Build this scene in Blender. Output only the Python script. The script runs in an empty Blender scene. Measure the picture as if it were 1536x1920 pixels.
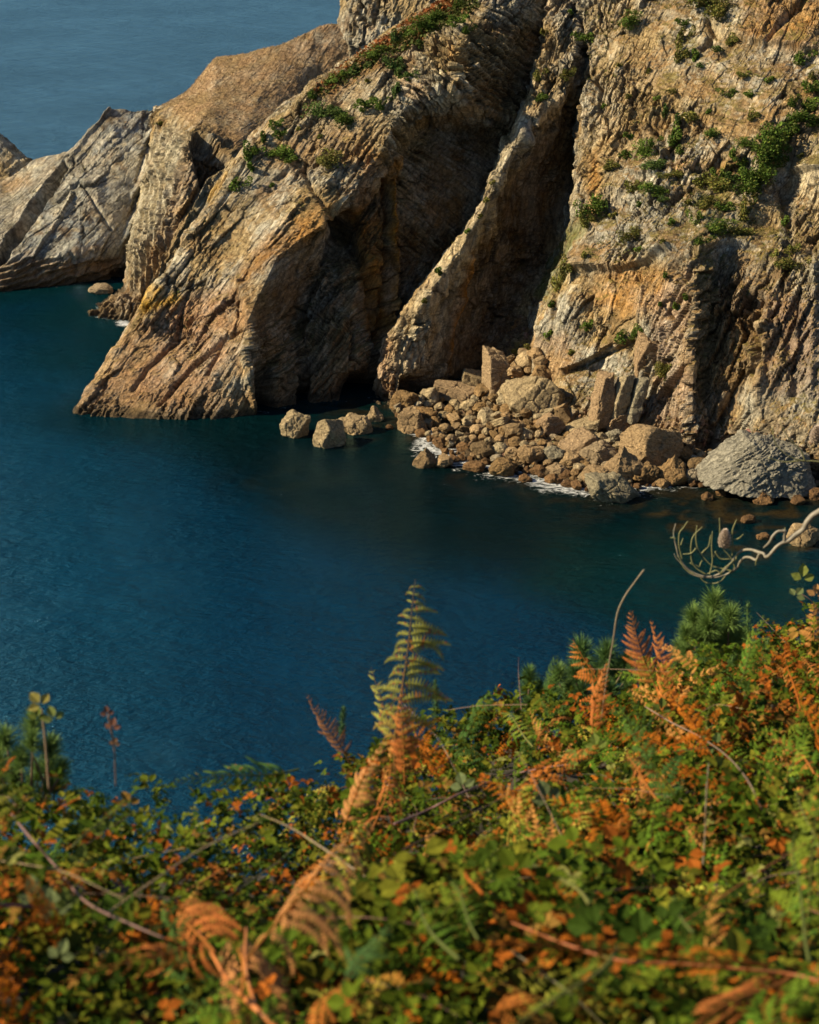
import bpy, math, random
import numpy as np
from mathutils import Vector, Matrix, Euler
from mathutils.bvhtree import BVHTree

S = bpy.context.scene
COL = S.collection
R = math.radians
rng = np.random.default_rng(7)
random.seed(7)

# ------------------------------------------------------------------ camera
CAM_H = 80.0
F = 3241.0            # focal length in pixels of a 1536 x 1920 frame
PITCH = R(21.5)
cam_data = bpy.data.cameras.new('camera')
cam = bpy.data.objects.new('camera', cam_data)
COL.objects.link(cam)
cam.location = (0, 0, CAM_H)
cam.rotation_euler = (R(90) - PITCH, 0, 0)
cam_data.sensor_fit = 'VERTICAL'
cam_data.sensor_height = 36
cam_data.sensor_width = 28.8
cam_data.lens = F * 36 / 1920
cam_data.clip_start = 0.1
cam_data.clip_end = 40000
cam_data.dof.use_dof = True
cam_data.dof.focus_distance = 32
cam_data.dof.aperture_fstop = 4.6
S.camera = cam

# ------------------------------------------------------------------ sky, sun, exposure
SUN_AZ = R(-96)       # measured from +Y (view direction) clockwise; negative = left
SUN_EL = R(34)
sun_dir = Vector((math.sin(SUN_AZ) * math.cos(SUN_EL), math.cos(SUN_AZ) * math.cos(SUN_EL), math.sin(SUN_EL)))
w = bpy.data.worlds.new('World')
S.world = w
w.use_nodes = True
nt = w.node_tree
sky = nt.nodes.new('ShaderNodeTexSky')
sky.sky_type = 'NISHITA'
sky.sun_disc = False
sky.sun_elevation = SUN_EL
sky.sun_rotation = SUN_AZ
sky.altitude = 50
sky.ozone_density = 3.0
sky.air_density = 1.0
sky.dust_density = 0.3
bg = nt.nodes['Background']
bg.inputs[1].default_value = 0.060
nt.links.new(sky.outputs[0], bg.inputs[0])
sl = bpy.data.lights.new('sun', 'SUN')
sl.energy = 5.0
sl.angle = R(0.5)
sl.color = (1.0, 0.86, 0.60)
so = bpy.data.objects.new('sun', sl)
COL.objects.link(so)
so.rotation_euler = sun_dir.to_track_quat('Z', 'Y').to_euler()
S.view_settings.view_transform = 'Standard'
S.view_settings.look = 'None'
S.view_settings.exposure = 0.88
S.view_settings.gamma = 1.0
S.cycles.max_bounces = 6
S.cycles.diffuse_bounces = 1
S.cycles.transparent_max_bounces = 4

# ------------------------------------------------------------------ pixel <-> world
RIGHT = np.array([1.0, 0, 0])
FWD = np.array([0, math.cos(PITCH), -math.sin(PITCH)])
UP = np.array([0, math.sin(PITCH), math.cos(PITCH)])
CAMP = np.array([0, 0, CAM_H])

def ray(px, py):
    return FWD + RIGHT * ((px - 768) / F) + UP * ((960 - py) / F)

def at(px, py, Y):
    d = ray(px, py)
    return CAMP + d * (Y / d[1])

def on_z(px, py, Z=0.0):
    d = ray(px, py)
    return CAMP + d * ((Z - CAM_H) / d[2])

def proj(P):
    D = P - CAMP
    c = D @ FWD
    return 768 + F * (D @ RIGHT) / c, 960 - F * (D @ UP) / c

# ------------------------------------------------------------------ noise
def _h(i, j, k, s=0):
    v = (i.astype(np.int64) * 73856093) ^ (j.astype(np.int64) * 19349663) ^ (k.astype(np.int64) * 83492791) ^ (s * 2654435761)
    v = (v ^ (v >> 13)) * 1274126177 & 0x7fffffff
    v = (v ^ (v >> 15)) * 668265263 & 0x7fffffff
    return ((v ^ (v >> 14)) & 0xffffff) / float(0xffffff)

def vnoise(P, s=0):
    I = np.floor(P)
    f = P - I
    f = f * f * f * (f * (f * 6 - 15) + 10)
    i, j, k = I[:, 0], I[:, 1], I[:, 2]
    out = 0
    for a in (0, 1):
        wa = f[:, 0] if a else 1 - f[:, 0]
        for b in (0, 1):
            wb = f[:, 1] if b else 1 - f[:, 1]
            for c in (0, 1):
                wc = f[:, 2] if c else 1 - f[:, 2]
                out = out + wa * wb * wc * _h(i + a, j + b, k + c, s)
    return out * 2 - 1

ROT = np.array(Euler((0.7, 0.4, 1.1)).to_matrix())

def fbm(P, oct=4, s=0, gain=0.5, ridge=False):
    a, t, out = 1.0, 0.0, 0
    Q = P
    for o in range(oct):
        n = vnoise(Q, s + o)
        if ridge:
            n = 1 - 2 * np.abs(n)
        out = out + a * n
        t += a
        a *= gain
        Q = (Q @ ROT.T) * 2.03 + 11.3
    return out / t

def worley(P, s=0, tilt=False):
    I = np.floor(P)
    n = len(P)
    f1 = np.full(n, 9.0)
    f2 = np.full(n, 9.0)
    rid = np.zeros(n)
    tl = np.zeros(n)
    for a in (-1, 0, 1):
        for b in (-1, 0, 1):
            for c in (-1, 0, 1):
                i, j, k = I[:, 0] + a, I[:, 1] + b, I[:, 2] + c
                r1 = _h(i, j, k, s + 1); r2 = _h(i, j, k, s + 2); r3 = _h(i, j, k, s + 3)
                dx = i + 0.1 + 0.8 * r1 - P[:, 0]
                dy = j + 0.1 + 0.8 * r2 - P[:, 1]
                dz = k + 0.1 + 0.8 * r3 - P[:, 2]
                d = dx * dx + dy * dy + dz * dz
                m = d < f1
                f2 = np.where(m, f1, np.minimum(f2, d))
                rid = np.where(m, (r1 * 7.3 + r2 * 5.1 + r3 * 3.7) % 1.0, rid)
                if tilt:
                    # every block face leans its own way
                    t = dx * (((r2 * 13.7) % 1) - 0.5) + dy * (((r3 * 11.9) % 1) - 0.5) + dz * (((r1 * 17.3) % 1) - 0.5)
                    tl = np.where(m, t, tl)
                f1 = np.where(m, d, f1)
    if tilt:
        return np.sqrt(f1), np.sqrt(f2), rid, tl
    return np.sqrt(f1), np.sqrt(f2), rid

def smooth(x, a, b):
    t = np.clip((x - a) / (b - a), 0, 1)
    return t * t * (3 - 2 * t)

# ------------------------------------------------------------------ meshes and materials
def tag(o, label=None, cat=None, group=None, kind=None):
    if label: o['label'] = label
    if cat: o['category'] = cat
    if group: o['group'] = group
    if kind: o['kind'] = kind
    return o

def mesh_np(name, V, Fc, mat, col=None, smooth_=False, attrs=None):
    me = bpy.data.meshes.new(name)
    V = np.ascontiguousarray(V, dtype=np.float32)
    Fc = np.ascontiguousarray(Fc, dtype=np.int32)
    n, k = Fc.shape
    me.vertices.add(len(V))
    me.vertices.foreach_set('co', V.ravel())
    me.loops.add(n * k)
    me.loops.foreach_set('vertex_index', Fc.ravel())
    me.polygons.add(n)
    me.polygons.foreach_set('loop_start', np.arange(0, n * k, k, dtype=np.int32))
    me.update(calc_edges=True)
    if smooth_:
        me.polygons.foreach_set('use_smooth', np.ones(n, dtype=bool))
    else:
        me.polygons.foreach_set('use_smooth', np.zeros(n, dtype=bool))
    if col is not None:
        at_ = me.color_attributes.new('tint', 'FLOAT_COLOR', 'POINT')
        c4 = np.ones((len(V), 4), dtype=np.float32)
        c4[:, :3] = col
        at_.data.foreach_set('color', c4.ravel())
    if mat is not None:
        me.materials.append(mat)
    me.validate()
    return me

def link(name, me, parent=None):
    o = bpy.data.objects.new(name, me)
    COL.objects.link(o)
    if parent: o.parent = parent
    return o

def empty(name, loc=(0, 0, 0)):
    o = bpy.data.objects.new(name, None)
    o.empty_display_size = 0.2
    COL.objects.link(o)
    o.location = loc
    return o

def new_mat(name):
    m = bpy.data.materials.new(name)
    m.use_nodes = True
    return m, m.node_tree, m.node_tree.nodes['Principled BSDF']

def N(t, typ, **kw):
    n = t.nodes.new(typ)
    for k, v in kw.items():
        if k in n.inputs.keys():
            n.inputs[k].default_value = v
        else:
            setattr(n, k, v)
    return n

def mul_noise(t, colsock, scale, lo, hi, detail=6, rough=0.6, coord=None, dist=0.0):
    """multiply a colour by a mapped noise"""
    n = N(t, 'ShaderNodeTexNoise')
    n.inputs['Scale'].default_value = scale
    n.inputs['Detail'].default_value = detail
    n.inputs['Roughness'].default_value = rough
    n.inputs['Distortion'].default_value = dist
    if coord: t.links.new(coord, n.inputs['Vector'])
    mr = N(t, 'ShaderNodeMapRange')
    mr.inputs[1].default_value = 0.3; mr.inputs[2].default_value = 0.7
    mr.inputs[3].default_value = lo; mr.inputs[4].default_value = hi
    t.links.new(n.outputs[0], mr.inputs[0])
    mx = N(t, 'ShaderNodeVectorMath', operation='SCALE')
    t.links.new(colsock, mx.inputs[0])
    t.links.new(mr.outputs[0], mx.inputs['Scale'])
    return mx.outputs[0], n

def rock_mat(name, nrm, scale=1.0, tintcol=None, bump=1.0):
    """rock with fine bedding lines across direction nrm and vertex tint"""
    m, t, b = new_mat(name)
    L = t.links.new
    if tintcol is None:
        a = N(t, 'ShaderNodeVertexColor', layer_name='tint'); src = a.outputs[0]
        tc = N(t, 'ShaderNodeNewGeometry').outputs['Position']
    else:
        oi = N(t, 'ShaderNodeObjectInfo')
        cr = N(t, 'ShaderNodeValToRGB')
        cr.color_ramp.interpolation = 'LINEAR'
        els = cr.color_ramp.elements
        while len(els) < len(tintcol): els.new(0.5)
        for i, c in enumerate(tintcol):
            els[i].position = i / (len(tintcol) - 1)
            els[i].color = (*c, 1)
        L(oi.outputs['Random'], cr.inputs[0])
        src = cr.outputs[0]
        tc = N(t, 'ShaderNodeTexCoord').outputs['Object']
    # bedding coordinate
    d = N(t, 'ShaderNodeVectorMath', operation='DOT_PRODUCT')
    d.inputs[1].default_value = nrm
    L(tc, d.inputs[0])
    wn = N(t, 'ShaderNodeTexNoise'); wn.inputs['Scale'].default_value = 0.35 * scale; wn.inputs['Detail'].default_value = 3
    L(tc, wn.inputs['Vector'])
    ma = N(t, 'ShaderNodeMath', operation='MULTIPLY_ADD')
    L(wn.outputs[0], ma.inputs[0]); ma.inputs[1].default_value = 2.2; L(d.outputs['Value'], ma.inputs[2])
    n1 = N(t, 'ShaderNodeTexNoise', noise_dimensions='1D'); n1.inputs['Scale'].default_value = 2.6 * scale; n1.inputs['Detail'].default_value = 5; n1.inputs['Roughness'].default_value = 0.8
    L(ma.outputs[0], n1.inputs['W'])
    nf = N(t, 'ShaderNodeTexNoise'); nf.inputs['Scale'].default_value = 1.6 * scale; nf.inputs['Detail'].default_value = 8; nf.inputs['Roughness'].default_value = 0.72
    L(tc, nf.inputs['Vector'])
    mu = N(t, 'ShaderNodeVectorMath', operation='SCALE')
    L(tc, mu.inputs[0]); mu.inputs['Scale'].default_value = 1.0
    vo = N(t, 'ShaderNodeTexVoronoi', feature='DISTANCE_TO_EDGE'); vo.inputs['Scale'].default_value = 0.9 * scale
    mixv = N(t, 'ShaderNodeVectorMath', operation='ADD')
    wn2 = N(t, 'ShaderNodeTexNoise'); wn2.inputs['Scale'].default_value = 1.1 * scale
    L(tc, wn2.inputs['Vector']); L(wn2.outputs[1], mixv.inputs[0]); L(tc, mixv.inputs[1])
    L(mixv.outputs[0], vo.inputs['Vector'])
    ck = N(t, 'ShaderNodeMapRange'); ck.inputs[1].default_value = 0.0; ck.inputs[2].default_value = 0.06
    ck.inputs[3].default_value = 0.0; ck.inputs[4].default_value = 1.0
    L(vo.outputs['Distance'], ck.inputs[0])
    # colour
    def rng_(sock, lo, hi, a0=0.3, a1=0.7):
        r = N(t, 'ShaderNodeMapRange'); r.inputs[1].default_value = a0; r.inputs[2].default_value = a1
        r.inputs[3].default_value = lo; r.inputs[4].default_value = hi
        L(sock, r.inputs[0]); return r.outputs[0]
    f1 = rng_(n1.outputs[0], 0.58, 1.5)
    f2 = rng_(nf.outputs[0], 0.62, 1.35)
    f3 = rng_(ck.outputs[0], 0.62, 1.0, 0, 1)
    m1 = N(t, 'ShaderNodeMath', operation='MULTIPLY'); L(f1, m1.inputs[0]); L(f2, m1.inputs[1])
    m2 = N(t, 'ShaderNodeMath', operation='MULTIPLY'); L(m1.outputs[0], m2.inputs[0]); L(f3, m2.inputs[1])
    sc = N(t, 'ShaderNodeVectorMath', operation='SCALE'); L(src, sc.inputs[0]); L(m2.outputs[0], sc.inputs['Scale'])
    L(sc.outputs[0], b.inputs['Base Color'])
    b.inputs['Roughness'].default_value = 0.9
    b.inputs['Specular IOR Level'].default_value = 0.2
    # bump
    h1 = N(t, 'ShaderNodeMath', operation='MULTIPLY_ADD'); L(n1.outputs[0], h1.inputs[0]); h1.inputs[1].default_value = 0.8; L(nf.outputs[0], h1.inputs[2])
    h2 = N(t, 'ShaderNodeMath', operation='MULTIPLY_ADD'); L(ck.outputs[0], h2.inputs[0]); h2.inputs[1].default_value = 0.18; L(h1.outputs[0], h2.inputs[2])
    bp = N(t, 'ShaderNodeBump'); bp.inputs['Strength'].default_value = 0.9; bp.inputs['Distance'].default_value = 0.55 * bump / scale
    L(h2.outputs[0], bp.inputs['Height']); L(bp.outputs[0], b.inputs['Normal'])
    return m

def bed(alpha, tilt=0.25):
    """bedding normal for layers that show as lines at alpha degrees, dipping away by tilt"""
    a = R(alpha)
    D = np.array([math.cos(a), 0.0, math.sin(a)])
    V = np.array([0.0, 1.0, -0.3])
    n = np.cross(V, D); n /= np.linalg.norm(n)
    n = n + tilt * np.array([0.3, -1.0, 0.4])
    return n / np.linalg.norm(n)

def frame(n):
    a = np.cross(n, [0, 0, 1.0]); a /= np.linalg.norm(a)
    b = np.cross(n, a)
    return np.stack([b, a, n])       # rows: down-dip, strike, normal

def bricks(Q, dims, s):
    """jointed beds: offset, edge (1 inside, 0 in a joint), id"""
    k = np.floor(Q[:, 2] / dims[2]); fz = Q[:, 2] / dims[2] - k
    r0 = _h(k, k * 0 + 3, k * 0, s)
    u = Q[:, 0] / (dims[0] * (0.6 + 0.9 * r0)) + r0 * 7.7; v = Q[:, 1] / dims[1] + _h(k, k * 0, k * 0 + 5, s) * 9.1
    i = np.floor(u); j = np.floor(v); fu = u - i; fv = v - j
    rid = _h(i, j, k, s + 1)
    t1 = _h(i, j, k, s + 2) - 0.5; t2 = _h(i, j, k, s + 3) - 0.5
    off = (rid - 0.5) * 1.5 + 0.9 * t1 * (fu - 0.5) + 1.2 * t2 * (fz - 0.5)
    ed = np.minimum(np.minimum(fu, 1 - fu) * dims[0], np.minimum(fz, 1 - fz) * dims[2] * 1.6)
    ed = np.minimum(ed, np.minimum(fv, 1 - fv) * dims[1])
    return off, smooth(ed, 0.0, 0.16), rid

def slabs(P, n, sizes, amps, s=0, warp=1.5, stri=0.3):
    """blocky layered displacement: bedding blocks of the given sizes (dip, strike, thickness)"""
    Fm = frame(n)
    Wp = P + warp * 0.8 * np.stack([fbm(P / 13.0, 2, s + 50 + i) for i in range(3)], 1)
    # blocks have ragged outlines
    Rg = 0.16 * np.stack([fbm(P / 0.9, 2, s + 60 + i) for i in range(3)], 1)
    Q = (Wp + Rg) @ Fm.T
    out = 0; crack = 0; tone = 0
    for i, (sz, am) in enumerate(zip(sizes, amps)):
        if i == 0:
            q = Q / np.array(sz)
            f1, f2, rid, tl = worley(q, s + 10 * i, True)
            e = smooth(f2 - f1, 0.0, 0.07)
            out = out + am * ((rid - 0.5) * 1.3 + 3.4 * tl) - am * 0.6 * (1 - e)
        else:
            off, e, rid = bricks(Q, sz, s + 10 * i)
            here = smooth(vnoise(P / (2.5 * max(sz)) + 5 * i, s + 33 + i), -0.6, 0.05)
            out = out + am * 1.5 * off * here - am * 0.55 * (1 - e) * here
            e = 1 - (1 - e) * here
        crack = np.maximum(crack, (1 - e) * (0.8 if i else 1.0))
        tone = tone + (rid - 0.5) * (0.9 ** i)
    # thin beds standing proud and weathered back, along the layering
    st = fbm(Q / np.array([6.0, 4.0, 0.42]), 4, s + 70, 0.62, ridge=True)
    out = out + stri * 0.75 * st
    tone = tone + 0.5 * fbm(Q / np.array([9.0, 5.0, 0.3]), 3, s + 80, 0.6)
    crack = np.maximum(crack, 0.7 * smooth(-st, 0.25, 0.6))
    return out, crack, tone

def polyd(px, py, pts):
    d = np.full(len(px), 1e9)
    for (x0, y0), (x1, y1) in zip(pts[:-1], pts[1:]):
        vx, vy = x1 - x0, y1 - y0
        t = np.clip(((px - x0) * vx + (py - y0) * vy) / (vx * vx + vy * vy + 1e-9), 0, 1)
        d = np.minimum(d, np.hypot(px - x0 - t * vx, py - y0 - t * vy))
    return d

def inpoly(px, py, pts):
    c = np.zeros(len(px), bool)
    n = len(pts)
    for i in range(n):
        x0, y0 = pts[i]; x1, y1 = pts[(i + 1) % n]
        if y0 == y1: continue
        m = ((y0 > py) != (y1 > py)) & (px < (x1 - x0) * (py - y0) / (y1 - y0) + x0)
        c ^= m
    return c

def softpoly(px, py, pts, w):
    d = polyd(px, py, list(pts) + [pts[0]])
    ins = inpoly(px, py, pts)
    sd = np.where(ins, d, -d)
    return smooth(sd, -w, w)

def grid_patch(rows, step, blur=2, back=None):
    """rows of control points (world) -> dense grid by bilinear interpolation, lightly rounded"""
    G = np.array(rows, dtype=float)          # r, c, 3
    Rn, Cn, _ = G.shape
    hv = np.linalg.norm(np.diff(G, axis=0), axis=2).mean(1)
    hu = np.linalg.norm(np.diff(G, axis=1), axis=2).mean(0)
    tv = np.concatenate([[0], np.cumsum(np.maximum(hv, .5))]); tu = np.concatenate([[0], np.cumsum(np.maximum(hu, .5))])
    nv = int(tv[-1] / step) + 2; nu = int(tu[-1] / step) + 2
    sv = np.linspace(0, tv[-1], nv); su = np.linspace(0, tu[-1], nu)
    A = np.zeros((nv, Cn, 3))
    for c in range(Cn):
        for k in range(3): A[:, c, k] = np.interp(sv, tv, G[:, c, k])
    B = np.zeros((nv, nu, 3))
    for k in range(3):
        for r in range(nv): B[r, :, k] = np.interp(su, tu, A[r, :, k])
    def blur1(X, n, ax):
        for _ in range(n):
            P0 = np.concatenate([X.take([0], ax), X, X.take([-1], ax)], ax)
            sl_ = [slice(None)] * 3
            def g(a, b_):
                q = list(sl_); q[ax] = slice(a, b_); return P0[tuple(q)]
            X = 0.25 * g(0, -2) + 0.5 * g(1, -1) + 0.25 * g(2, None)
        return X
    B = blur1(blur1(B, blur, 0), blur, 1)
    return B

def gnormals(B):
    du = np.gradient(B, axis=1); dv = np.gradient(B, axis=0)
    n = np.cross(du, dv)
    n /= np.linalg.norm(n, axis=2, keepdims=True) + 1e-9
    return n

def gfaces(nv, nu):
    idx = np.arange(nv * nu).reshape(nv, nu)
    return np.stack([idx[:-1, :-1], idx[:-1, 1:], idx[1:, 1:], idx[1:, :-1]], 2).reshape(-1, 4)

TAN = np.array([0.375, 0.28, 0.16]); GREY = np.array([0.36, 0.33, 0.265]); ORANGE = np.array([0.40, 0.19, 0.055])
DARK = np.array([0.085, 0.065, 0.045]); BROWN = np.array([0.19, 0.115, 0.06]); DRY = np.array([0.30, 0.185, 0.09])
GREEN = np.array([0.085, 0.10, 0.025]); PALE = np.array([0.52, 0.43, 0.29]); RED = np.array([0.35, 0.205, 0.12])
CREAM = np.array([0.50, 0.44, 0.32]); RUST = np.array([0.27, 0.10, 0.02]); YEL = np.array([0.50, 0.30, 0.07])
WET = np.array([0.07, 0.05, 0.03]); BLUE = np.array([0.25, 0.26, 0.25])

def mixc(C, col, wgt):
    return C * (1 - wgt[:, None]) + col * wgt[:, None]

SURF = []
def rock_mass(name, rows, step, alpha, mat, sizes, amps, big=1.5, bigscale=16., fine=0.13, strokes=(), paint=(),
              base=(TAN, GREY), seed=0, alt=None, ledge=0.5, label=None, pre=None, iron=0.35, blur=2, wetline=True, warp=1.5, stri=0.28, calm=(), gain=1.2):
    B = grid_patch(rows, step, blur)
    nv, nu, _ = B.shape
    Nn = gnormals(B)
    P = B.reshape(-1, 3); Nf = Nn.reshape(-1, 3)
    if np.mean(np.sum(Nf * (CAMP - P), 1)) < 0: Nf = -Nf
    px, py = proj(P)
    n = bed(*alpha)
    D, crack, tone = slabs(P, n, sizes, amps, seed, warp, stri)
    if alt is not None:
        (al2, sizes2, amps2, poly, wd) = alt
        D2, c2, t2 = slabs(P, bed(*al2), sizes2, amps2, seed + 500, warp, stri)
        mk = softpoly(px, py, poly, wd)
        D = D * (1 - mk) + D2 * mk; crack = crack * (1 - mk) + c2 * mk; tone = tone * (1 - mk) + t2 * mk
    # smooth slabs alternate with broken ground
    rough = 0.3 + 1.0 * smooth(fbm(P / 8.0, 3, seed + 88), -0.35, 0.45)
    for (poly, wd, k) in calm:
        mk = softpoly(px, py, poly, wd)
        rough = rough * (1 - mk) + k * mk
    D = D * rough
    crack = crack * np.clip(0.4 + rough, 0, 1)
    D = D + big * fbm(P / bigscale, 3, seed + 90, 0.5)
    D = D + big * 0.35 * fbm(P / (bigscale * 0.3), 3, seed + 95, 0.55, ridge=True)
    D = D + fine * np.clip(rough + 0.2, 0, 1.1) * fbm(P / 0.9, 4, seed + 97, 0.6)
    wob = 5 * np.stack([fbm(P / 3.0, 3, seed + 120), fbm(P / 3.0, 3, seed + 130)], 1)
    pxw, pyw = px + wob[:, 0], py + wob[:, 1]
    edge = 1.0
    for st in strokes:
        pts, wd, amp = st[:3]
        d = polyd(pxw, pyw, pts)
        if len(st) > 3 and st[3] == 'step':
            # ledge: everything below the line is set back, fading out downwards
            pass
        D = D + amp * np.exp(-(d / wd) ** 2)
    if pre is not None:
        D = D + pre(P, pxw, pyw)
    P2 = P + Nf * D[:, None]
    B2 = P2.reshape(nv, nu, 3)
    N2 = gnormals(B2).reshape(-1, 3)
    if np.mean(np.sum(N2 * (CAMP - P2), 1)) < 0: N2 = -N2; flip = True
    else: flip = False
    # colour
    t0 = smooth(fbm(P2 / 7.0, 4, seed + 200) + 0.25 * tone, -0.35, 0.4)
    C = base[0] * (1 - t0)[:, None] + base[1] * t0[:, None]
    C = mixc(C, ORANGE, iron * smooth(fbm(P2 / 5.5, 5, seed + 210, 0.6), 0.1, 0.5))
    C = mixc(C, BROWN * 0.8, 0.7 * smooth(fbm(P2 / 3.0, 5, seed + 220, 0.65), 0.08, 0.45))
    C = mixc(C, GREY * 1.05, 0.6 * smooth(fbm(P2 / 6.0, 4, seed + 222, 0.6), 0.1, 0.4))
    C = mixc(C, PALE * 1.05, 0.65 * smooth(fbm(P2 / 1.6, 4, seed + 225, 0.6), 0.2, 0.6))
    C = C * (1 + 0.36 * np.clip(tone, -1.2, 1.2))[:, None]
    for pt in paint:
        kind, geo, wd, colr, st = pt[:5]
        if kind == 'poly': mk = softpoly(pxw, pyw, geo, wd)
        else: mk = np.exp(-(polyd(pxw, pyw, geo) / wd) ** 2)
        tex = 0.75 + 0.6 * fbm(P2 / 2.2, 4, seed + 230 + int(wd), 0.6)
        if len(pt) > 5:
            tex = smooth(fbm(P2 / pt[5], 4, seed + 240, 0.6), -0.15, 0.35)
        C = mixc(C, colr, np.clip(mk * tex * st, 0, 1))
    C = C * (1 - 0.7 * np.clip(crack, 0, 1))[:, None]  # cracks darkened: dirt plus painted crevice shade
    if ledge > 0:
        # soil and dry grass lie on the flatter ledges
        lg = smooth(N2[:, 2] + 0.25 * fbm(P2 / 2.5, 4, seed + 250), 0.62, 0.85) * ledge
        C = mixc(C, DRY * 0.8, lg)
        lg2 = smooth(N2[:, 2] + 0.35 * fbm(P2 / 3.5, 4, seed + 260), 0.75, 0.95) * ledge
        C = mixc(C, GREEN, lg2 * 0.6)
    if wetline:
        wz = 1 - smooth(P2[:, 2] + 0.6 * fbm(P2 / 2, 2, seed), 0.5, 2.0)
        C = mixc(C, WET * 0.8, wz * 0.92)
        tz = (1 - smooth(P2[:, 2] + 1.2 * fbm(P2 / 3, 2, seed), 2.0, 5.5)) * (1 - wz)
        C = mixc(C, BROWN, tz * 0.5)
    lum = C @ np.array([.3, .6, .1])
    C = (lum[:, None] + 1.2 * (C - lum[:, None])) * gain
    fc = gfaces(nv, nu)
    if flip: fc = fc[:, ::-1]
    me = mesh_np(name, P2, fc, mat, np.clip(C, 0.01, 0.72), smooth_=False)
    o = link(name, me)
    tag(o, label, None, None, 'structure')
    SURF.append((P2.astype(np.float32), N2.astype(np.float32), *[q.astype(np.float32) for q in proj(P2)]))
    return o

def W(rows):
    out = []
    for r in rows:
        q = []
        for p in r:
            if len(p) == 4: q.append(on_z(p[0], p[1], p[2]))
            else: q.append(at(*p))
        out.append(q)
    return out

def below(row, dz=4.0, fwdm=-1.0):
    return [p + np.array([0, fwdm, -dz]) for p in row]

def behind(row, dy=25.0, dz=-6.0):
    return [p + np.array([0, dy, dz]) for p in row]

STEP = 0.16
SIZ = [(7.0, 5.0, 2.0), (2.6, 2.0, 0.75), (1.1, 0.9, 0.35)]

# ---- first headland (leaning slab, lit on its left side, with the dark hollow to the right of its crest)
rows = W([
 [(148,768,262),(150,778,242.5),(300,786,240.5),(400,785,240.8),(482,775,242.5),(560,760,247.0),(650,752,249.0),(735,740,256)],
 [(195,700,272),(186,715,247),(320,700,246),(410,700,243.5),(466,700,242.5),(570,695,251),(655,695,250.0),(745,690,260)],
 [(262,590,278),(256,602,252),(360,600,252),(420,600,249),(462,602,246.5),(570,600,260),(655,600,256),(790,600,268)],
 [(325,490,284),(320,500,257),(410,500,257),(470,505,254.5),(520,480,253.5),(600,500,263.5),(680,500,262),(850,500,273)],
 [(386,395,290),(380,405,262),(460,410,262),(540,410,258),(610,418,256.5),(655,430,265.5),(722,430,266),(925,420,277)],
 [(440,300,295),(434,312,267),(540,320,266),(620,325,262.5),(690,330,261.5),(733,335,268.5),(795,330,272),(975,320,281)],
 [(505,225,300),(500,236,271),(600,235,270),(670,235,268),(735,240,267.0),(790,240,275.5),(870,250,279),(1010,265,286)],
 [(605,148,305),(600,160,276),(690,160,274),(735,162,272),(785,165,269.5),(845,170,267.5),(905,205,270.5),(1000,235,281)],
 [(700,82,308),(692,94,280),(750,90,278),(775,90,277),(805,88,275),(865,80,272.5),(930,90,276),(1010,120,281)],
 [(850,-8,316),(842,4,286),(870,0,284.5),(885,0,283.5),(905,0,282),(930,0,281),(980,0,283),(1045,0,287)],
 [(960,-110,326),(950,-100,296),(960,-100,294),(980,-100,293),(990,-100,292),(1000,-100,291),(1030,-100,292),(1060,-100,297)],
])
rows = [below(rows[0])] + rows + [behind(rows[-1])]
hp = [(500,780),(468,700),(462,610),(470,540),(530,470),(600,430),(640,400),(700,340),(735,260),(760,175),(850,165),(860,80),(880,0),(1060,0),(1060,300),(760,780)]
def pre_head(P, px, py):
    d = 0
    # sea caves under the dark wall
    for (cx, cy, wx, wy, am) in [(500,735,17,55,-5),(570,730,10,42,-4),(680,728,42,26,-7),(640,440,26,60,-2.2)]:
        d = d + am * np.exp(-(((px - cx) / wx) ** 4 + ((py - cy) / wy) ** 4))
    # stepped beds of the overhanging block (top right)
    m = softpoly(px, py, [(775,60),(880,20),(1020,60),(985,240),(900,205),(845,172),(780,168)], 8)
    s = (py - 0.56 * (px - 780)) / 13.0 + 0.5 * fbm(P / 4, 2, 3)
    d = d + m * 0.75 * (np.abs((s % 1) - 0.5) * 2 - 0.5)
    # pleats of the same block's left corner
    m2 = softpoly(px, py, [(770,60),(870,50),(865,170),(775,170)], 6)
    d = d + m2 * 0.5 * np.sign(np.sin((px - 0.12 * py) / 4.2 + 5 * fbm(P / 4.0, 2, 9))) * smooth(fbm(P / 2.0, 2, 19), -.3, .3)
    return d
m_head = rock_mat('headland_rock', bed(56, 0.25))
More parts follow.
